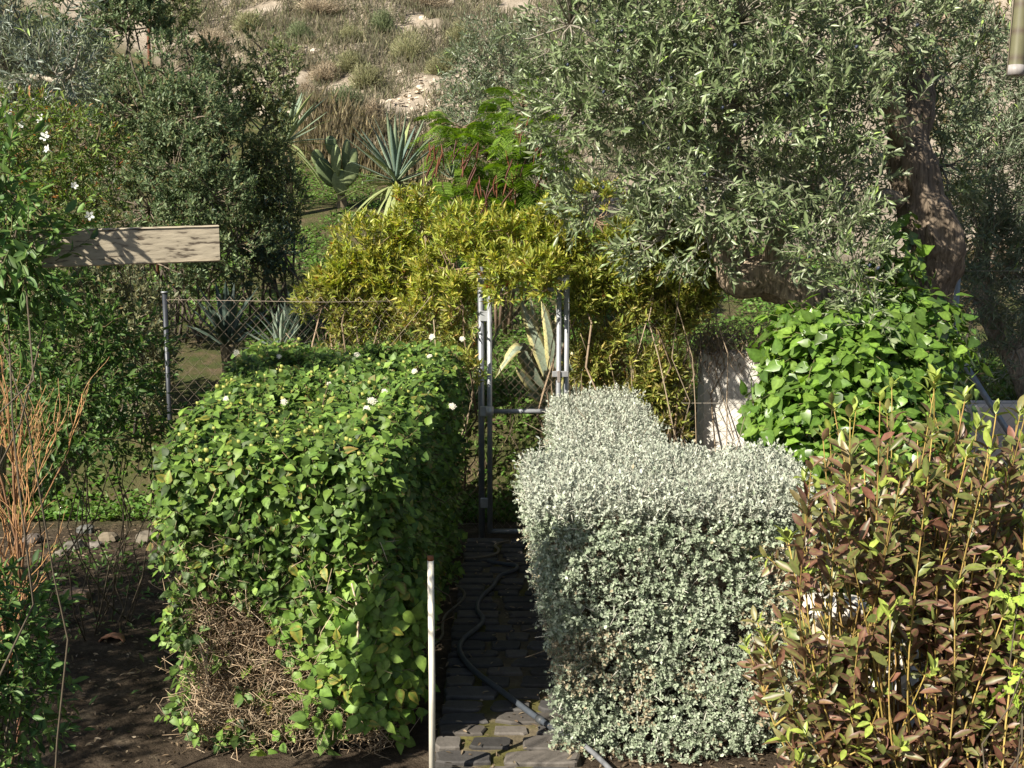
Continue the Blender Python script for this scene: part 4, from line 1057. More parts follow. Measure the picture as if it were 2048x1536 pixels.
# ================================================================== climbers on the left
VC = [(.05, .105, .025), (.085, .155, .035), (.13, .21, .045), (.04, .08, .025)]
def climber(name, label, base, bl, seed, L, Wd, n, slen, cols, flowers=(), dens=60, gap=.36, tm=ELL, stems=True, tip=None, leaf_bin=20, transl=None, cat='climber'):
    root = thing(name, label, cat, base)
    P, A = blob_points(bl, dens, .25, gap, 2.4, seed, .5)
    Ax = nrm(A * .8 + np.array([0, -.2, .15]) + .6 * rng.standard_normal(A.shape))
    lv, q = sprigs(P, Ax, n, slen, L, Wd, 1.0, cols, 'opp', up=.7, jit=.2, droop=.12, angt=.35, tip=tip, tipn=2 if tip else 0)
    add_leaves(root, lv, tm, M_dull, 300, 'foliage', bin_px=leaf_bin, tm2=LANCE2 if tm is ELL else (LANCE if tm is LANCE2 else tm))
    g = Geo(); tubes(q, .0022, .0012, palette(len(q), [(.14, .18, .06), (.2, .15, .08)]), 3, g)
    anc = np.array([b[0] for b in bl]); nearest_twigs(P, anc, .12, .004, .002, (.2, .15, .09), .15, g)
    if stems:
        m = len(anc); twig_batch(np.tile(base, (m, 1)) + .1 * rng.standard_normal((m, 3)) * [1, 1, 0], anc, .0045, .0025, (.10, .08, .055), .08, 6, g, 8)
    part('stems', g, M_twig, root, kind='stuff')
    if flowers:
        fg = Geo()
        for j in range(5):
            b = j * 1.2566; e = np.array([math.cos(b), math.sin(b), .25]); s_ = np.array([-math.sin(b), math.cos(b), 0])
            fg.add(np.array([e * .004, e * .018 + s_ * .011 + [0, 0, .012], e * .034 + s_ * .006 + [0, 0, .012], e * .034 - s_ * .006 + [0, 0, .012], e * .018 - s_ * .011 + [0, 0, .012]]), np.array([[0, 1, 2, 3, 4]]), (.85, .85, .82))
        tubes(np.array([[(0, 0, -.04), (0, 0, -.02), (0, 0, .004)]]), .003, .005, (.75, .75, .66), 6, fg)
        me = fg.mesh('flower'); me.materials.append(M_petal)
        for (px, py, Y, s) in flowers:
            o = link('flower', me, None, root); o.location = Vector(W(px, py, Y) - np.asarray(base)); o.scale = (s, s, s); o.rotation_euler = (rng.uniform(.9, 1.6), rng.uniform(-.4, .4), rng.uniform(-.8, .8))
    return root

climber('flowering_climber', 'bright yellow green climber with white trumpet flowers above the wooden beam', np.array([-2.9, 7.0, 0.]),
        [pblob(*b) for b in ((60, 260, 6.9, 75, 60, .3), (140, 280, 6.9, 60, 50, .3), (190, 300, 7.0, 45, 45, .25), (50, 340, 6.8, 80, 50, .3), (140, 370, 6.8, 70, 45, .3), (190, 410, 6.9, 50, 35, .25), (90, 420, 6.7, 90, 40, .3), (10, 260, 6.8, 50, 60, .3), (-60, 320, 6.8, 80, 120, .4))], 171,
        .036, .012, 9, .11, [(.09, .155, .028), (.14, .21, .035), (.06, .115, .022), (.2, .26, .06)],
        ((92, 275, 6.55, .85), (97, 300, 6.55, .75), (82, 240, 6.6, .85), (178, 432, 6.5, .75), (148, 372, 6.5, .6), (15, 228, 6.6, .7), (45, 250, 6.6, .6)), 190, .34, LANCE2, tip=[(.3, .12, .06), (.16, .22, .04)], leaf_bin=14)
climber('pergola_vine', 'deep green vine in the left foreground, hanging beside the beam, plus an unseen canopy added for shade', np.array([-1.95, 3.75, 0.]),
        [pblob(*b) for b in ((15, 380, 3.75, 50, 60, .14), (35, 450, 3.7, 48, 50, .13), (20, 520, 3.7, 55, 55, .14), (45, 490, 3.65, 40, 45, .1), (15, 590, 3.75, 50, 60, .14), (0, 670, 3.8, 40, 60, .12), (-30, 310, 3.8, 50, 70, .14), (-30, 500, 3.7, 50, 90, .14), (110, 560, 3.75, 10, 60, .05),
         (30, 1240, 4.2, 50, 70, .2), (15, 1340, 4.1, 60, 80, .2), (60, 1400, 4.2, 50, 50, .15), (20, 1470, 4.1, 70, 70, .2), (-60, 1300, 4.1, 80, 150, .3), (95, 1380, 4.2, 30, 30, .1))] + [(np.array(c), np.array(r)) for c, r in (((-4.5, 3.5, 2.35), (.5, .5, .28)), ((-4.7, 4.2, 2.35), (.6, .6, .28)), ((-4.3, 4.8, 2.35), (.5, .6, .28)), ((-5.0, 5.0, 2.35), (.6, .7, .28)), ((-4.5, 5.7, 2.3), (.6, .5, .28)), ((-5.2, 4.0, 2.35), (.5, .6, .28)), ((-5.2, 5.9, 2.3), (.6, .6, .28)))], 181,  # last clumps: unseen canopy out of view, added to shade the left bed
        .047, .018, 8, .125, [(.06, .13, .035), (.11, .2, .05), (.18, .28, .075), (.05, .10, .03)], (), 200, .30, ELL, leaf_bin=20)
climber('jasmine_bush', 'dark green five leaflet climber bush between the bare twigs and the fence post', np.array([-2.45, 7.1, 0.]),
        [pblob(*b) for b in ((110, 690, 6.6, 55, 55, .25), (180, 670, 6.8, 60, 60, .3), (260, 700, 7.0, 55, 60, .3), (140, 780, 6.5, 70, 60, .3), (220, 790, 6.7, 70, 60, .3), (300, 830, 6.9, 40, 50, .25), (170, 860, 6.5, 70, 45, .3), (250, 880, 6.7, 50, 35, .25), (60, 830, 6.5, 50, 60, .25), (120, 930, 6.4, 40, 30, .2), (70, 590, 6.7, 50, 70, .25), (30, 740, 6.6, 50, 80, .25), (150, 580, 7.0, 60, 60, .25))], 191,
        .046, .0175, 8, .13, VC, (), 175, .37, ELL, leaf_bin=20)

# ---- bare orange shrub
def bare_shrub():
    base = G(35, 1560); base = np.array([base[0], 4.75, 0.])
    root = thing('bare_shrub', 'leafless shrub of orange brown twigs in the left foreground', 'shrub', base)
    Y = 4.75; main = [base + [0, 0, -.05], W(35, 1480, Y), W(28, 1330, Y), W(45, 1200, Y)]
    g = limb(main, [.011, .0095, .008, .0065], (.20, .10, .06), 20, 8, .1, 51)
    def grow(p, d, L, r, lev):
        k = 6; pts = [p]; dd = d.copy()
        for i in range(k):
            dd = nrm((dd + .13 * rng.standard_normal(3) + np.array([0, 0, .07]))[None])[0]; pts.append(pts[-1] + dd * L / k)
        pts = np.array(pts); c = np.array([(.22, .12, .065), (.34, .18, .08), (.44, .24, .10), (.46, .27, .13)][lev]) * rng.uniform(.8, 1.15)
        tubes(pts[None], r, r * .6, c, 5, g)
        if lev < 3:
            for i in range(rng.integers(3, 5)):
                a = rng.integers(1, k + 1); q = nrm((dd * .8 + np.array([rng.normal(0, .42), rng.normal(0, .3), .55]))[None])[0]
                grow(pts[a], q, L * rng.uniform(.5, .75), r * .6, lev + 1)
    for (px, py, tx) in ((28, 1330, -.35), (45, 1200, .1), (45, 1200, -.25), (40, 1240, .35), (30, 1380, -.6), (38, 1420, -.3)):
        p = W(px, py, Y); grow(p, nrm(np.array([[tx * .6, rng.normal(0, .2), 1.]]))[0], rng.uniform(.5, .66), .0068, 0)
    part('branches', g, M_twig, root)
bare_shrub()

# ---- lime plant at the right edge
climber('lime_plant', 'lime green lobed leaves at the far right edge of the foreground', np.array([1.95, 4.1, 0.]),
        [pblob(*b) for b in ((2040, 1170, 4.1, 28, 35, .08), (2050, 1230, 4.1, 25, 25, .08), (2045, 1400, 4.1, 28, 35, .08), (2080, 1300, 4.1, 40, 120, .12))], 201,
        .05, .034, 5, .08, [(.24, .34, .05), (.32, .42, .07)], (), 120, .2, LOBED, leaf_bin=24, cat='plant')

# ================================================================== rosettes: yuccas, agaves, prickly pear
def strap_mesh(name, rings, width, thick, bendz, col, rib, seg=8, fold=.12, tipc=None):
    """a stiff pointed leaf along +Y, length 1, with real thickness"""
    t = np.linspace(0, 1, seg + 1); w = np.interp(t, [r[0] for r in rings], [r[1] for r in rings]) * width
    z = bendz * t * t
    v, c = [], []
    for i in range(seg + 1):
        hw = w[i]; th = thick * (1 - t[i] * .8)
        v += [(-hw, t[i], z[i] + fold * hw), (-hw * .45, t[i], z[i]), (hw * .45, t[i], z[i]), (hw, t[i], z[i] + fold * hw), (0, t[i], z[i] - th)]
        c += [col, rib, rib, col, rib]
    f = []
    for i in range(seg):
        for j in range(5):
            a = i * 5 + j; b = i * 5 + (j + 1) % 5
            f.append((a, b, b + 5, a + 5))
    g = Geo(); g.add(np.array(v), [np.array(f), np.array([[4, 3, 2, 1, 0]])], np.array(c)); return g.mesh(name)

def place_leaf(me, root, p, d, L, roll=0, wsc=1.0, name='leaf'):
    d = np.asarray(d, float); d = d / np.linalg.norm(d); up = np.array([0, 0, 1.]) if abs(d[2]) < .97 else np.array([d[0], d[1] + 1e-3, 0]) * -1
    N = up - d * np.dot(up, d); N /= np.linalg.norm(N); X = np.cross(d, N)
    if roll: N, X = N * math.cos(roll) + X * math.sin(roll), X * math.cos(roll) - N * math.sin(roll)
    o = link(name, me, None, root); q = p - np.array(root.location)
    o.matrix_basis = Matrix(((X[0] * L * wsc, d[0] * L, N[0] * L, q[0]), (X[1] * L * wsc, d[1] * L, N[1] * L, q[1]), (X[2] * L * wsc, d[2] * L, N[2] * L, q[2]), (0, 0, 0, 1)))
    return o

SWORD = [(0, .7), (.2, .8), (.5, 1.0), (.75, .72), (.9, .36), (1, .02)]
def yucca(label, centre, n, L, lo, hi, cols, width=.042, trunk=.35, seed=0, name='yucca'):
    gz = float(ground_z(centre[0:1], centre[1:2])[0]); base = np.array([centre[0], centre[1], min(gz, centre[2] - .1)])
    root = thing(name, label, 'succulent', base)
    g = limb([base + [0, 0, -.1], (base + centre) / 2 + [.02, 0, 0], centre + [0, 0, .05]], [.09, .08, .07], (.2, .16, .1), 12, 12, .25, seed + 70)
    part('trunk', g, M_bark, root)
    ms = []
    for k in range(4):
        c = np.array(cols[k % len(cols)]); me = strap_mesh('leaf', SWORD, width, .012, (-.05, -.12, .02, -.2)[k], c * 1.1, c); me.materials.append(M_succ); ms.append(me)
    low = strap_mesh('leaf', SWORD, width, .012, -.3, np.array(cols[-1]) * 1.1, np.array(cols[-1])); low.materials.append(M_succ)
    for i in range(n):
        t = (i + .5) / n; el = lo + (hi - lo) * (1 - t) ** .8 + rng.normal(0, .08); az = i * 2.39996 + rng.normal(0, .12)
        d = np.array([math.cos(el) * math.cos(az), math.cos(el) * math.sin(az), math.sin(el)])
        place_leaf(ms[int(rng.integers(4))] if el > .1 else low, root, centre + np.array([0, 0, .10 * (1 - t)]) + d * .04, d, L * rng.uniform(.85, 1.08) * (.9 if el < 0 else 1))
    return root
YC = [(.16, .215, .15), (.12, .175, .14), (.19, .24, .15), (.27, .31, .13)]
yucca('big spiky blue green yucca on the green slope below the wall', W(793, 372, 18.6), 74, 1.02, -1.15, 1.45, YC, seed=1)
yucca('spiky yucca half hidden behind the mastic tree, beside the prickly pear', W(572, 292, 19.6), 46, .95, -.9, 1.3, YC, seed=2)
yucca('small spiky yucca below the pods of the feathery tree', W(903, 362, 20.3), 30, .5, -.1, 1.4, YC, .05, seed=3)
yucca('small spiky agave peeping over the far top of the lantana hedge', W(562, 715, 10.3), 34, .36, .1, 1.45, [(.24, .30, .22), (.2, .26, .2)], .06, seed=4, name='agave')
yucca('large agave, leaves coloured dark for shade, behind the wire mesh beside the fence post', W(455, 700, 11.2), 26, .55, .3, 1.4, [(.05, .075, .06), (.07, .10, .075)], .07, seed=5, name='agave')  # leaf colours darkened to paint in the shade behind the fence
yucca('second agave, leaves coloured dark for shade, behind the wire mesh, nearer the shrub', W(600, 690, 11.8), 22, .5, .25, 1.3, [(.06, .085, .065), (.08, .11, .08)], .07, seed=6, name='agave')  # same painted shade in the leaf colours

def agave():
    Y = 10.6; c = W(1108, 808, Y); base = on_ground(c[0], Y)
    root = thing('variegated_agave', 'variegated agave with yellow edged leaves seen through the gate', 'succulent', base)
    g = limb([base + [0, 0, -.1], c], [.1, .09], (.3, .22, .12), 6, 12, .2, 80); part('trunk', g, M_bark, root)
    spec = [([(1108, 800, 0), (1090, 730, -.05), (1065, 660, -.05), (1038, 592, .05)], .085), ([(1110, 800, .1), (1085, 720, .2), (1070, 650, .25), (1060, 588, .3)], .05),
            ([(1112, 800, 0), (1108, 730, -.05), (1098, 660, -.1), (1082, 598, -.1)], .075), ([(1116, 800, .1), (1120, 720, .15), (1118, 660, .2), (1112, 610, .25)], .06),
            ([(1100, 805, -.1), (1075, 760, -.2), (1052, 715, -.28), (1038, 696, -.32), (1020, 712, -.36), (990, 758, -.42)], .075),
            ([(1098, 808, -.05), (1070, 780, -.2), (1045, 750, -.3), (1030, 732, -.35)], .05), ([(1120, 805, -.05), (1135, 760, -.1), (1146, 720, -.12), (1152, 690, -.1)], .06),
            ([(1122, 806, -.1), (1145, 785, -.2), (1165, 765, -.3), (1182, 748, -.35)], .055), ([(1122, 808, .1), (1150, 775, .2), (1165, 730, .3), (1170, 700, .3)], .05), ([(1105, 812, -.15), (1085, 800, -.3), (1065, 790, -.4), (1050, 792, -.45)], .045), ([(1108, 815, -.2), (1085, 818, -.35), (1060, 815, -.5), (1045, 818, -.55)], .05)]
    for pts, wd in spec:
        p = spline([W(a, b, Y + dy) for a, b, dy in pts], 12); T = nrm(np.gradient(p, axis=0)); out = nrm(p[-1:] - p[:1])[0]
        S = nrm(np.cross(T, nrm((p[len(p) // 2] - c + [0, -.6, .1])[None])[0])); N = nrm(np.cross(S, T))
        t = np.linspace(0, 1, 12); w = np.interp(t, [0, .12, .45, .8, 1], [.75, .7, 1, .6, .03]) * wd * .95; v, cl = [], []
        for i in range(12):
            v += [p[i] - S[i] * w[i] + N[i] * .012, p[i] - S[i] * w[i] * .62, p[i] + S[i] * w[i] * .62, p[i] + S[i] * w[i] + N[i] * .012, p[i] - N[i] * .02 * (1 - .8 * t[i])]
            cl += [(.56, .50, .22), (.25, .30, .22), (.25, .30, .22), (.56, .50, .22), (.24, .28, .2)]
        f = [(i * 5 + j, i * 5 + (j + 1) % 5, (i + 1) * 5 + (j + 1) % 5, (i + 1) * 5 + j) for i in range(11) for j in range(5)]
        g = Geo(); g.add(np.array(v), [np.array(f)], np.array(cl)); part('leaf', g, M_succ, root)
    g2 = thing('variegated_agave', 'broad pale agave leaf showing behind the left gate post', 'succulent', on_ground(W(985, 690, 10.8)[0], 10.8))
    me = strap_mesh('leaf', [(0, .6), (.4, 1), (.8, .6), (1, .03)], .10, .02, -.1, np.array((.4, .4, .25)), np.array((.27, .33, .26))); me.materials.append(M_succ)
    b = W(975, 720, 10.8)
    for (tx, ty) in ((1012, 600), (960, 590), (930, 640), (1000, 660)):
        e = W(tx, ty, 10.7); place_leaf(me, g2, b, e - b, float(np.linalg.norm(e - b)), .3)
agave()

def prickly():
    Y = min(np.arange(17, 23, .05), key=lambda q: abs(W(682, 414, q)[2] - float(ground_z(W(682, 414, q)[0:1], np.array([q]))[0])))      # stands where the slope meets that line of sight
    base = W(682, 414, Y)
    root = thing('prickly_pear', 'prickly pear cactus with upright pale pads beside the yucca', 'cactus', base)
    g = limb([base + [0, 0, -.15], W(684, 402, Y), W(681, 385, Y)], [.095, .08, .06], (.2, .165, .11), 10, 12, .15, 90); part('trunk', g, M_bark, root)
    pads = [(681, 366, 21, 27, .0), (652, 345, 20, 34, -.45), (638, 322, 17, 26, -.4), (672, 322, 19, 36, -.05), (663, 292, 15, 22, -.15), (692, 312, 13, 36, .1), (701, 348, 18, 29, .35), (707, 320, 11, 26, .1)]
    M_pad = tint_mat('cactus_pad', .6, 22, .4, bump=.25)
    for i, (px, py, rx, ry, tilt) in enumerate(pads):
        u = np.linspace(0, 2 * math.pi, 19)[:-1]; g = Geo(); v = []
        c = W(px, py, Y + .08 * (i % 3 - 1)); k = Y / FPX
        prof = [(.0, 1), (.5, .92), (.85, .6), (1, 0), (.85, -.6), (.5, -.92), (.0, -1)]
        rings = []
        for (s, h) in prof[1:-1]:
            ring = np.stack([rx * .8 * k * s * np.cos(u) * (1 + .18 * np.sin(u)), np.full(18, -.03 * h), ry * .92 * k * s * np.sin(u)], 1); rings.append(ring)
        V = np.concatenate(rings + [np.array([[0, -.03, 0], [0, .03, 0]])]); ca, sa = math.cos(-tilt), math.sin(-tilt)
        V = np.stack([V[:, 0] * ca - V[:, 2] * sa, V[:, 1], V[:, 0] * sa + V[:, 2] * ca], 1); yw = rng.uniform(-.7, .7)
        V = np.stack([V[:, 0] * math.cos(yw) - V[:, 1] * math.sin(yw), V[:, 0] * math.sin(yw) + V[:, 1] * math.cos(yw), V[:, 2]], 1) + c
        f = [(a * 18 + j, a * 18 + (j + 1) % 18, (a + 1) * 18 + (j + 1) % 18, (a + 1) * 18 + j) for a in range(4) for j in range(18)]
        tri = [(90, (j + 1) % 18, j) for j in range(18)] + [(91, 72 + j, 72 + (j + 1) % 18) for j in range(18)]
        g.add(V, [np.array(f), np.array(tri)], palette(1, [(.13, .17, .075), (.18, .21, .10), (.10, .14, .065)])[0]); part('pad', g, M_pad, root)
prickly()

# ================================================================== hillside: dry shrubs, grass, stones
def scatter_z(x, Y): return np.stack([x, Y, ground_z(x, Y)], 1)
def hill_stuff():
    n = 90000; x = rng.uniform(-9, 6, n); Y = rng.uniform(20.5, 38, n); ok = (wall_side(x, Y) > .25) & (fbm(np.stack([x * .8, Y * .8, x * 0], 1), 210) > .42); x, Y = x[ok], Y[ok]; n = len(x)
    B = scatter_z(x, Y); D = np.stack([rng.normal(.1, .35, n), rng.normal(-.1, .35, n), np.ones(n)], 1); N = np.stack([rng.normal(0, .4, n), -np.ones(n), rng.normal(.2, .3, n)], 1)
    C = palette(n, [(.42, .37, .28), (.36, .32, .24), (.28, .27, .19), (.24, .28, .14)])
    g = leaf_geo(mkleaves(B, D, N, rng.uniform(.10, .36, n), .016, C), TINY); single('dry_grass', g, M_grass, 'dry straw coloured grass covering the hillside', 'grass', (0, 28, 5), kind='stuff')
    n = 5200; t = rng.random(n); px = 600 + 330 * t + rng.normal(0, 8, n); x = np.array([W(a, 250, 24.2 - 2.0 * b)[0] for a, b in zip(px, t)]); Y = 24.4 - 2.2 * t + rng.normal(.3, .45, n)
    B = scatter_z(x, Y); D = np.stack([rng.normal(.1, .3, n), rng.normal(-.1, .3, n), np.ones(n)], 1)
    g = leaf_geo(mkleaves(B, D, np.stack([rng.normal(0, .4, n), -np.ones(n), rng.normal(.2, .3, n)], 1), rng.uniform(.2, .7, n), .016, palette(n, [(.5, .43, .3), (.4, .34, .24), (.33, .31, .17)])), LANCE); single('tall_dry_grass', g, M_grass, 'tall straw grass growing over the diagonal wall behind the big yucca', 'grass', (-2, 23, 3), kind='stuff')
    # green cover on the near slope
    n = 85000; x = rng.uniform(-6, 5, n); Y = 9.6 + 14 * rng.random(n) ** 1.5; ok = (wall_side(x, Y) < -.3) & (fbm(np.stack([x * .9, Y * .9, x * 0], 1), 220) > .40); x, Y = x[ok], Y[ok]; n = len(x)
    B = scatter_z(x, Y); B[:, 2] += rng.uniform(0, .10, n) * (fbm(B * 1.5, 230) * 2); D = rng.normal(0, 1, (n, 3)) * np.array([1, 1, .4]) + [0, 0, .25]; N = np.array([0, -.2, 1.]) + .4 * rng.standard_normal((n, 3))
    C = palette(n, [(.055, .135, .018), (.085, .19, .026), (.12, .215, .04), (.14, .17, .05)])
    g = leaf_geo(mkleaves(B, D, N, rng.uniform(.035, .08, n), .036, C), TINY); single('ground_cover', g, M_dull, 'low bright green weeds carpeting the slope behind the fence', 'weeds', (0, 15, 1), kind='stuff')
    # meadow seen through the gate and at right
    n = 16000; x = rng.uniform(-2.5, 5, n); Y = rng.uniform(9.5, 13.5, n); ok = fbm(np.stack([x * 1.2, Y * 1.2, x * 0], 1), 240) > .45; x, Y = x[ok], Y[ok]; n = len(x)
    B = scatter_z(x, Y); D = np.stack([rng.normal(0, .35, n), rng.normal(0, .35, n), np.ones(n)], 1); N = np.stack([rng.normal(0, .5, n), -np.ones(n), np.zeros(n)], 1)
    g = leaf_geo(mkleaves(B, D, N, rng.uniform(.05, .16, n), .008, palette(n, [(.09, .16, .03), (.14, .2, .05), (.2, .2, .08)])), LANCE); single('meadow_grass', g, M_grass, 'short green grass beyond the gate', 'grass', (0, 11, .2), kind='stuff')
    # weeds and litter in the left bed
    n = 5000; x = rng.uniform(-4.2, -1.7, n); Y = rng.uniform(5.0, 10.5, n); pr = np.clip((Y - 6.2) / 2.6, .03, 1) * (fbm(np.stack([x * 1.6, Y * 1.6, x * 0], 1), 250) > .47); ok = rng.random(n) < pr; x, Y = x[ok], Y[ok]; n = len(x)
    B = scatter_z(x, Y); D = rng.normal(0, 1, (n, 3)) * [1, 1, .4] + [0, 0, .5]; N = np.array([0, -.2, 1.]) + .4 * rng.standard_normal((n, 3))
    g = leaf_geo(mkleaves(B, D, N, rng.uniform(.03, .08, n), .022, palette(n, [(.05, .12, .02), (.08, .15, .03), (.1, .13, .04)])), LANCE); single('bed_weeds', g, M_dull, 'green weeds growing on the dark soil left of the hedge', 'weeds', (-2.5, 8, 0), kind='stuff')
    n = 3800; x = np.concatenate([rng.uniform(-4, -1.6, 2300), rng.uniform(-.4, .4, 250), rng.uniform(.4, 2.6, 1250)]); Y = np.concatenate([rng.uniform(4.6, 9.5, 2300), rng.uniform(4.6, 9, 250), rng.uniform(4.6, 5.6, 1250)])
    B = scatter_z(x, Y) + [0, 0, .012]; B[(np.abs(x) < .4), 2] += .035; D = rng.normal(0, 1, (n, 3)) * [1, 1, .15]; N = np.array([0, 0, 1.]) + .35 * rng.standard_normal((n, 3))
    g = leaf_geo(mkleaves(B, D, N, rng.uniform(.015, .05, n), .012, palette(n, [(.16, .11, .07), (.25, .19, .12), (.1, .07, .045), (.32, .26, .18)])), LANCE2); single('leaf_litter', g, M_dull, 'brown dead leaves scattered on the soil', 'litter', (-1, 6, 0), kind='stuff')
hill_stuff()

def dry_shrub(label, px, py, Y, rx, ry, cols, n=420, seed=0):
    c = W(px, py, Y); base = np.array([c[0], Y, float(ground_z(c[0:1], np.array([Y]))[0])]); k = Y / FPX
    root = thing('dry_shrub', label, 'shrub', base, 'dry shrubs on the hillside')
    u = nrm(rng.standard_normal((n, 3))); u[:, 2] = np.abs(u[:, 2]); s = (.55 + .6 * fbm(u * 1.7 + seed, seed))[:, None]
    e = base + u * np.array([rx * k, rx * k * .8, ry * k * 1.5]) * s
    g = twig_batch(base + .2 * (e - base) * [1, 1, 0], e, .007, .0025, palette(n, cols), .1, 3, None, 3); part('branches', g, M_twig, root)
    i = rng.integers(0, n, n * 5); t = rng.uniform(.45, 1.02, (n * 5, 1)); B = base + (e[i] - base) * t + .03 * rng.standard_normal((n * 5, 3))
    D = u[i] + .5 * rng.standard_normal((n * 5, 3)) + [0, 0, .3]; lv = mkleaves(B, D, rng.standard_normal((n * 5, 3)) + [0, -1, .5], rng.uniform(.04, .1, n * 5), .012, palette(n * 5, cols)); part('foliage', leaf_geo(lv, TINY), M_dull, root, kind='stuff')
BR = [(.34, .28, .2), (.42, .35, .25), (.26, .21, .14)]; GO = [(.17, .19, .09), (.25, .25, .12), (.3, .27, .16)]; GG = [(.11, .16, .07), (.17, .21, .10), (.22, .23, .13)]
for k, (lab, px, py, Y, rx, ry, cols) in enumerate((
        ('round dark green shrub highest on the bare hillside', 765, 70, 31, 28, 32, GG), ('large olive brown bush in the middle of the hillside', 820, 110, 29, 55, 48, GO), ('smaller bush below and left of the large olive brown bush', 735, 165, 27.5, 45, 38, GO),
        ('grey green bush hugging the uphill side of the concrete wall', 690, 215, 25.8, 42, 34, GG), ('brownish shrub above the end of the concrete wall', 745, 225, 25.2, 28, 34, BR), ('brown twiggy shrub left of the pale stony patch', 650, 150, 28, 40, 28, BR),
        ('dry brown shrub behind the tips of the mastic tree', 610, 180, 27, 30, 26, BR), ('greenish shrub at the top beside the grey olive', 920, 60, 30, 40, 40, GO), ('brown shrub on the skyline side above the large bush', 850, 30, 33, 60, 26, BR),
        ('low brown shrub at the top edge left of centre', 640, 40, 32, 70, 24, BR), ('thin brown shrub near the rusty pipe', 420, 40, 30, 50, 30, BR), ('small green tuft shrub beside the white hillside stones', 905, 100, 28.5, 24, 22, GG),
        ('tan shrub below the pale stony patch', 800, 240, 24.8, 40, 26, BR), ('straw coloured shrub behind the big yucca', 770, 255, 24, 36, 28, [(.36, .3, .2), (.3, .25, .17)]), ('brown brush right of the pale stony patch', 880, 215, 25, 30, 26, BR), ('grey dead brush at the top edge of the hill', 560, 20, 33, 60, 26, BR),
        ('olive scrub above the prickly pear beside the wall end', 700, 130, 28.2, 34, 30, GO), ('grey scrub between the round dark shrub and the large bush', 700, 95, 30, 36, 26, GO), ('green scrub at the left foot of the hill', 600, 95, 30, 34, 28, GG), ('dull scrub under the top edge right of the rusty pipe', 500, 60, 31, 40, 28, GO), ('brown scrub left of the grey olive', 880, 140, 27.6, 34, 28, GO), ('dark brush behind the right side of the big olive crown', 1930, 120, 15, 90, 90, [(.10, .08, .05), (.14, .11, .07)]), ('brown brush beyond the fence at the top right', 2010, 60, 16, 60, 70, [(.12, .09, .06), (.16, .12, .08)]), ('rusty brown shrub between the olive trees at right', 1920, 230, 14, 40, 60, [(.14, .10, .06), (.18, .14, .09)]))):
    dry_shrub(lab, px, py, Y, rx, ry, cols, 360 if Y > 20 else 520, k + 300)

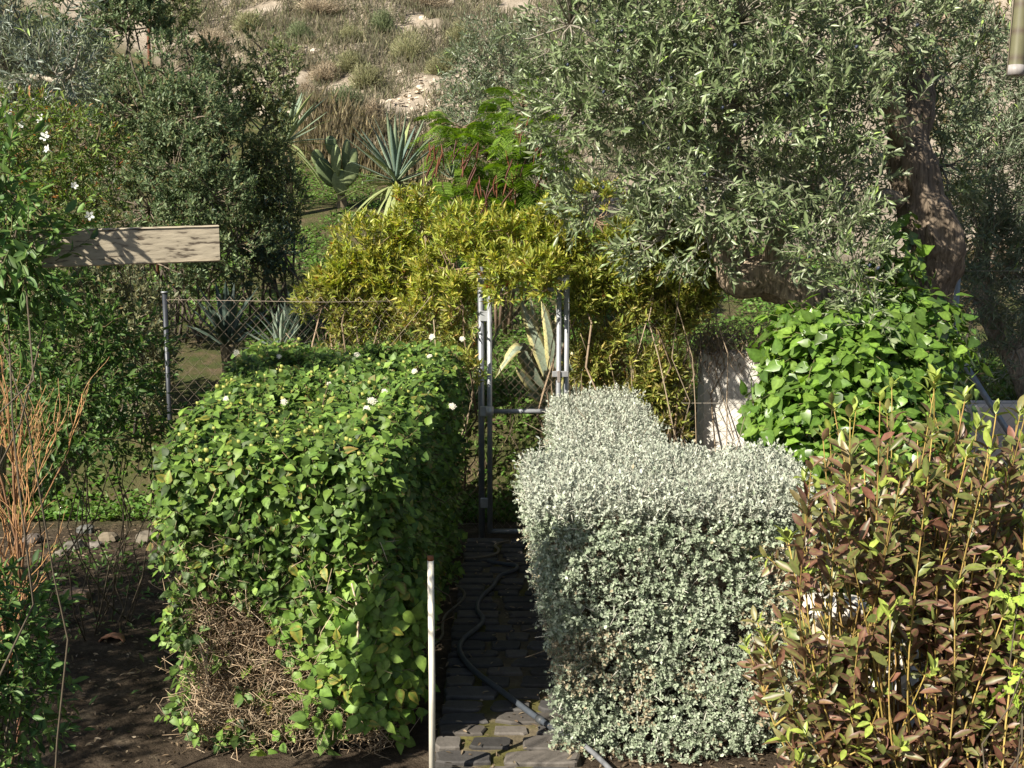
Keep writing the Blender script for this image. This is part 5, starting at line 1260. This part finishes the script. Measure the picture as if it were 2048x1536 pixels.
def stones():
    pale = tint_mat('limestone', .9, 7, .2, bump=.4)
    spots = [(848, 40, 33, 11), (888, 42, 33, 8), (632, 100, 29, 12), (660, 92, 29, 9), (625, 112, 29, 8), (800, 150, 27, 7), (840, 172, 26.5, 8), (870, 150, 27, 6), (860, 205, 25.5, 7), (820, 190, 26, 6), (885, 190, 26, 7), (790, 175, 26.6, 6), (905, 185, 26, 8), (700, 60, 31, 7), (560, 45, 32, 6), (590, 22, 33, 8), (905, 12, 34, 9), (450, 42, 31, 9), (850, 225, 25, 6), (780, 205, 25.8, 5), (760, 140, 27.5, 5), (930, 160, 27, 6)]
    places = ['near the top of the hillside', 'on the upper hillside beside the other white stone']
    for i, (px, py, Y, r) in enumerate(spots):
        p = W(px, py, Y); k = Y / FPX * r * .95
        # settle on the slope along the line of sight
        for _ in range(40):
            gz = float(ground_z(p[0:1], p[1:2])[0])
            if gz > p[2]: p = W(px, py, p[1] - .15)
            else: p = W(px, py, p[1] + .15)
        p[2] = float(ground_z(p[0:1], p[1:2])[0]) + k * .15
        g = rock_geo((k, k * .8, k * .8), (.62, .54, .44), i + 3, .7)
        o = link('limestone_rock', g.mesh('limestone_rock', False), pale); o.location = Vector(p); o.rotation_euler = (0, 0, rng.uniform(0, 6))
        o['label'] = {0: 'largest white rock near the top of the dry hillside', 1: 'white rock just right of the largest one near the hilltop', 2: 'white rock on the hillside above the diagonal wall, largest of three', 17: 'pale rock near the rusty pipe at the top left'}.get(i, 'pale limestone rock lying on the dry hillside'); o['category'] = 'rock'; o['group'] = 'pale rocks on the hillside'
    # stony patch
    n = 600; cx = rng.normal(840, 55, n); cy = rng.normal(185, 22, n); P = []
    for a, b in zip(cx, cy): P.append(W(a, b, 26)[0:2])
    P = np.array(P); Yp = 26.0 - (cy - 185) * .035; x = P[:, 0]; B = scatter_z(x, Yp)
    g = leaf_geo(mkleaves(B, rng.standard_normal((n, 3)) * [1, 1, .3], np.array([0, -.3, 1.]) + .5 * rng.standard_normal((n, 3)), rng.uniform(.04, .15, n), rng.uniform(.04, .12, n), palette(n, [(.55, .47, .37), (.47, .40, .31), (.4, .33, .25)])), ELL)
    single('scree', g, M_stone, 'pale stony scree patch on the hillside', 'gravel', (-2, 26, 4), kind='stuff', smooth=False)
    # bed stones
    for (lab, px, py, r, col) in (('brown stone on the dark soil beside a weed clump', 152, 1200, 30, (.28, .19, .13)), ('stone at the back of the dark bed, highest in the row', 216, 1083, 20, (.17, .14, .10)), ('dull grey stone in the row behind the dark bed', 148, 1098, 22, (.13, .12, .10)), ('long stone at the right end of the row behind the dark bed', 293, 1083, 24, (.15, .13, .1)), ('small stone left of the row behind the dark bed', 66, 1085, 20, (.12, .1, .085)), ('flat pale stone half buried left of the bed', 120, 1112, 14, (.18, .16, .13)), ('dark round stone between the stones of the row', 190, 1095, 15, (.17, .15, .13)), ('grey stone beside the fence foot behind the dark bed', 170, 1065, 18, (.12, .12, .11))):
        p = G(px, py); k = p[1] / FPX * r; o = link('stone', rock_geo((k, k * .8, k * .75), col, int(px), .8).mesh('stone', False), M_stone); o.location = Vector(p + [0, 0, k * .25]); o['label'] = lab; o['category'] = 'stone'; o['group'] = 'stones in the left bed'
    # broken terracotta pot
    p = G(228, 1278); root = thing('terracotta_shard', 'broken piece of terracotta pot lying on the soil', 'pot shard', p)
    g = Geo(); v, f = [], []
    nu, nv = 12, 6
    for i in range(nv):
        for j in range(nu):
            a = j / (nu - 1) * math.pi * .95; rr = .065 * (1 - .35 * (i / (nv - 1)) ** 2) + .004 * math.sin(j * 2.3 + i)
            v.append(p + [(math.cos(a)) * rr * 1.15, -.05 + .09 * i / (nv - 1) - .012 * (j % 3 == 1) * (i == 0), math.sin(a) * rr * .62])
    n0 = len(v); v += [q - np.array([0, 0, .011]) for q in v[:n0]]
    for i in range(nv - 1):
        for j in range(nu - 1):
            a = i * nu + j; f += [(a, a + nu, a + nu + 1, a + 1), (n0 + a, n0 + a + 1, n0 + a + nu + 1, n0 + a + nu)]
    for j in range(nu - 1): f += [(j, j + 1, n0 + j + 1, n0 + j), ((nv - 1) * nu + j, n0 + (nv - 1) * nu + j, n0 + (nv - 1) * nu + j + 1, (nv - 1) * nu + j + 1)]
    g.add(np.array(v), np.array(f), (.44, .22, .13)); part('shard', g, M_stone, root)
    # white stones by the scorched shrub
    whit = tint_mat('white_limestone', .85, 9, .12, bump=.3)
    for (lab, px, py, Y, sx, sy, sz, rough) in (('flat white coping stone behind the scorched shrub', 1668, 1213, 5.14, .17, .13, .045, .2), ('white rock behind the stems of the scorched shrub', 1785, 1375, 5.12, .11, .10, .13, .5), ('small white rock low at the bottom right', 1925, 1495, 4.85, .12, .1, .08, .5), ('round white rock on top of the white rock pile', 1808, 1305, 5.12, .06, .06, .06, .3), ('white rock at the foot of the white rock pile', 1780, 1470, 5.05, .12, .1, .11, .5)):
        p = W(px, py, Y); o = link('white_rock', rock_geo((sx, sy, sz), (.66, .61, .54), int(px), 1.0, rough=rough).mesh('white_rock', False), whit); o.location = Vector(p); o['label'] = lab; o['category'] = 'rock'; o['group'] = 'white rocks in the right bed'
    root = thing('stone_edging', 'tan dry stone bed edging behind the scorched shrub', 'wall', (1.75, 5.4, 0))
    for r_ in range(7):
        x = 1.36 + rng.uniform(0, .05)
        while x < (1.7 if r_ > 3 else 2.5):
            w = rng.uniform(.14, .26); g = rock_geo((w * .53, .11, .065), palette(1, [(.42, .34, .25), (.5, .42, .32), (.36, .29, .21)])[0], int(x * 100) + r_, 1.0, rough=.25); g.v = [q + np.array([x + w / 2, 5.2 + .01 * r_, .06 + r_ * .118]) for q in g.v]
            part('stone', g, M_stone, root, smooth=False); x += w
stones()

# ================================================================== small things
def beam():
    m, nt, b = newmat('grey_timber'); tc = nd(nt, 'ShaderNodeTexCoord'); mp = nd(nt, 'ShaderNodeMapping'); mp.inputs['Scale'].default_value = (.7, 30, 42); nt.links.new(tc.outputs['Object'], mp.inputs[0])
    no = nd(nt, 'ShaderNodeTexNoise'); no.inputs['Scale'].default_value = 2.4; no.inputs['Detail'].default_value = 7; no.inputs['Distortion'].default_value = .12; nt.links.new(mp.outputs[0], no.inputs['Vector'])
    cr = nd(nt, 'ShaderNodeValToRGB'); e = cr.color_ramp.elements; e[0].position = .33; e[0].color = (.10, .08, .06, 1); e[1].position = .66; e[1].color = (.46, .40, .30, 1); x = e.new(.42); x.color = (.37, .32, .24, 1)
    nt.links.new(no.outputs['Fac'], cr.inputs[0]); nt.links.new(cr.outputs[0], b.inputs['Base Color']); b.inputs['Roughness'].default_value = .85; b.inputs['Specular IOR Level'].default_value = .2
    bp = nd(nt, 'ShaderNodeBump'); bp.inputs['Strength'].default_value = .5; bp.inputs['Distance'].default_value = .004; nt.links.new(no.outputs['Fac'], bp.inputs['Height']); nt.links.new(bp.outputs[0], b.inputs['Normal'])
    Y = 3.95; r = W(438, 486, Y + .10); l = W(75, 498, Y - .06); d = r - l; l2 = l - d * .8
    root = thing('pergola', 'weathered wooden pergola beam jutting out at the left, flecked with leaf shadows', 'pergola', (l2[0], l2[1], 0))
    h = .0598; th = .036; dn = d / np.linalg.norm(d); n_ = np.array([dn[1], -dn[0], 0]); k = 40; v = []; t = np.linspace(0, 1, k)
    for i in range(k):
        c = l2 + (r - l2) * t[i]; w = .0005 * rng.standard_normal(8)
        for (a, z) in ((1, -1), (1, 1), (-1, 1), (-1, -1)):
            for (da, dz) in (((0, 1), (1, 0)) if (a, z) in ((1, -1), (-1, 1)) else ((1, 0), (0, 1))):
                v.append(c + n_ * a * (th - .004 * da) + np.array([0, 0, z * (h - .004 * dz) + w[0] * .5]))
    f = [(i * 8 + j, i * 8 + (j + 1) % 8, (i + 1) * 8 + (j + 1) % 8, (i + 1) * 8 + j) for i in range(k - 1) for j in range(8)]
    g = Geo(); g.add(np.array(v), [np.array(f), np.array([list(range((k - 1) * 8, k * 8)), list(range(8))[::-1]])]); bm_ = part('beam', g, m, root, smooth=False)
    q = W(325, 502, Y + .025); g = Geo(); tubes(np.array([[q + [0, .02, 0], q + [0, -.0015, 0]]]), .0042, .0042, (.03, .022, .018), 10, g); part('bolt_hole', g, M_twig, bm_)
    g = Geo(); box(g, (l2[0] - .05, Y + .03, 0), (l2[0] + .05, Y + .13, l2[2] + .3), bev=.006); part('post', g, m, root, smooth=False)
beam()

def pole():
    m = tint_mat('cream_painted_pipe', .45, 16, .3, stretch=(1, 1, .25)); top = W(861, 1112, 5.08)
    root = thing('white_pole', 'slim cream white metal pole with a rusty top beside the path', 'pole', (top[0], top[1], 0))
    g = Geo(); tubes(np.array([[(top[0] - .004, top[1], -.05), (top[0] + .001, top[1], .5), top - [0, 0, .02]]]), .0145, .0145, (.70, .66, .56), 14, g); pp = part('pipe', g, m, root)
    g = Geo(); tubes(np.array([[top - [0, 0, .0195], top]]), .0147, .0138, (.22, .09, .04), 14, g); part('rusty_end', g, M_stone, pp)
pole()

def hoses():
    m = tint_mat('hose_rubber', .5, 25, .2, spec=.4); r = .0155
    pts = [(1255, 1600), (1200, 1542), (1150, 1500), (1090, 1468), (1010, 1408), (950, 1362), (921, 1325), (926, 1298), (957, 1272), (966, 1255), (955, 1236), (962, 1212), (985, 1190), (1000, 1168), (1030, 1156), (1032, 1147), (1000, 1142), (975, 1138)]
    P = np.array([G(a, b) + [0, 0, .048 + r * .6] for a, b in pts]); c = spline(P, 140); root = thing('garden_hose', 'thick dark garden hose winding along the stone path', 'hose', P[4])
    s = 22; g = tubes(c[None, s:], r, r * .9, (.06, .07, .085), 10); part('hose', g, m, root)
    part('hose_end', tubes(c[None, :s + 2], r * .8, r * .8, (.17, .175, .185), 10), m, root)
    for i in (s - 3, s, s + 3): g = tubes(np.array([[c[i], (c[i] + c[i + 1]) / 2, c[i + 1]]]), r * 1.35, r * 1.35, (.05, .055, .06), 12); part('coupling', g, m, root)
    pts = [(760, 1400), (862, 1312), (884, 1288), (885, 1268), (892, 1245), (924, 1216), (928, 1198), (912, 1184)]; P = np.array([G(a, b) + [0, 0, .05] for a, b in pts]); single('garden_hose', tubes(spline(P, 60)[None], .009, .008, (.11, .095, .075), 8), m, 'thin dull hose at the left edge of the path', 'hose', P[3])
    pts = [(930, 1130), (960, 1128), (990, 1122), (997, 1112), (990, 1104), (1000, 1098), (1018, 1095)]; P = np.array([G(a, b) + [0, 0, .05] for a, b in pts]); single('garden_hose', tubes(spline(P, 50)[None], .010, .009, (.17, .14, .10), 8), m, 'short loop of pale brown hose near the gate', 'hose', P[3])
hoses()

def bamboo():
    m = tint_mat('bamboo_cane', .5, 20, .22, stretch=(6, 6, .5)); a = W(2050, -60, 3.0); b = W(2031, 150, 2.98)
    root = thing('bamboo_pole', 'thick bamboo cane hanging in at the top right corner', 'bamboo', b)
    d = nrm((b - a)[None])[0]; L = np.linalg.norm(b - a); ca = a - d * .5; n = 60; t = np.linspace(0, 1, n); pts = ca + (b - ca) * t[:, None]; tot = L + .5
    node = np.array([.03, .095, .16, .225, .30, .38, .46, .54]); dist = (1 - t) * tot; rad = .0185 + .0022 * np.exp(-((dist[:, None] - node) / .0045) ** 2).max(1)
    U = nrm(np.cross(d, [0, 1, 0])[None])[0]; V = np.cross(d, U); an = np.arange(20) * 2 * math.pi / 20
    v = pts[:, None] + rad[:, None, None] * (U * np.cos(an)[:, None] + V * np.sin(an)[:, None])[None]; f = [(i * 20 + j, i * 20 + (j + 1) % 20, (i + 1) * 20 + (j + 1) % 20, (i + 1) * 20 + j) for i in range(n - 1) for j in range(20)]
    dark = np.exp(-((dist[:, None] - node - .006) / .006) ** 2).max(1)[:, None, None]; c = np.array([.13, .125, .07]) * (1 - dark) + np.array([.09, .07, .05]) * dark
    g = Geo(); g.add(v.reshape(-1, 3), [np.array(f), np.array([list(range((n - 1) * 20, n * 20))])], np.broadcast_to(c, (n, 20, 3)).reshape(-1, 3)); cn = part('cane', g, m, root)
    part('end_band', tubes(np.array([[b - d * .022, b + d * .001]]), .0205, .0205, (.3, .28, .27), 20), m, cn)
    part('cord', tubes(np.array([[ca - U * .024, (ca + b) / 2 - U * .023 + [0, -.004, 0], b - U * .021]]), .0016, .0016, (.3, .26, .2), 5), m, root)
bamboo()

def rusty_pipe():
    m = tint_mat('rust', .85, 20, .3); Y = 14.6; p = spline([W(297, 70, Y), W(300, 40, Y), W(303, 15, Y), W(315, -10, Y), W(332, -30, Y), W(345, 0, Y + .3)], 24)
    lo = W(297, 130, Y); single('rusty_hook', tubes(np.concatenate([[[lo[0], lo[1], .9]], p])[None], .02, .02, (.17, .075, .045), 10), m, 'rusty curved iron pipe rising above the mastic tree', 'pipe', (lo[0], lo[1], 1.0))
rusty_pipe()

def dead_drape():
    base = np.array([1.75, 9.45, 1.4]); root = thing('dead_creeper', 'grey dried creeper hanging over the white wall', 'creeper', base)
    n = 330; p0 = np.stack([rng.uniform(1.46, 2.3, n), rng.uniform(9.44, 9.72, n), rng.uniform(1.38, 1.6, n)], 1); L = rng.uniform(.08, .3, n) * (1 + .8 * (np.abs(p0[:, 0] - 1.5) < .08))
    p1 = p0 + np.stack([rng.normal(0, .06, n), -rng.uniform(0, .1, n), -L * .8], 1); g = twig_batch(p0, p1, .004, .002, palette(n, [(.36, .29, .24), (.26, .2, .16), (.42, .3, .18)]), .2, 3); part('stems', g, M_twig, root)
    B = p0[rng.integers(0, n, 1500)] + rng.normal(0, .05, (1500, 3)); lv = mkleaves(B, rng.standard_normal((1500, 3)) - [0, 0, .5], rng.standard_normal((1500, 3)), .05, .012, palette(1500, [(.34, .27, .22), (.22, .18, .14), (.4, .26, .12), (.1, .14, .05)])); part('foliage', leaf_geo(lv, LANCE), M_dull, root, kind='stuff')
dead_drape()
print('objects', len(bpy.data.objects), 'tris', sum(len(o.data.loops) - 2 * len(o.data.polygons) for o in bpy.data.objects if o.type == 'MESH' and o.data.users == 1))
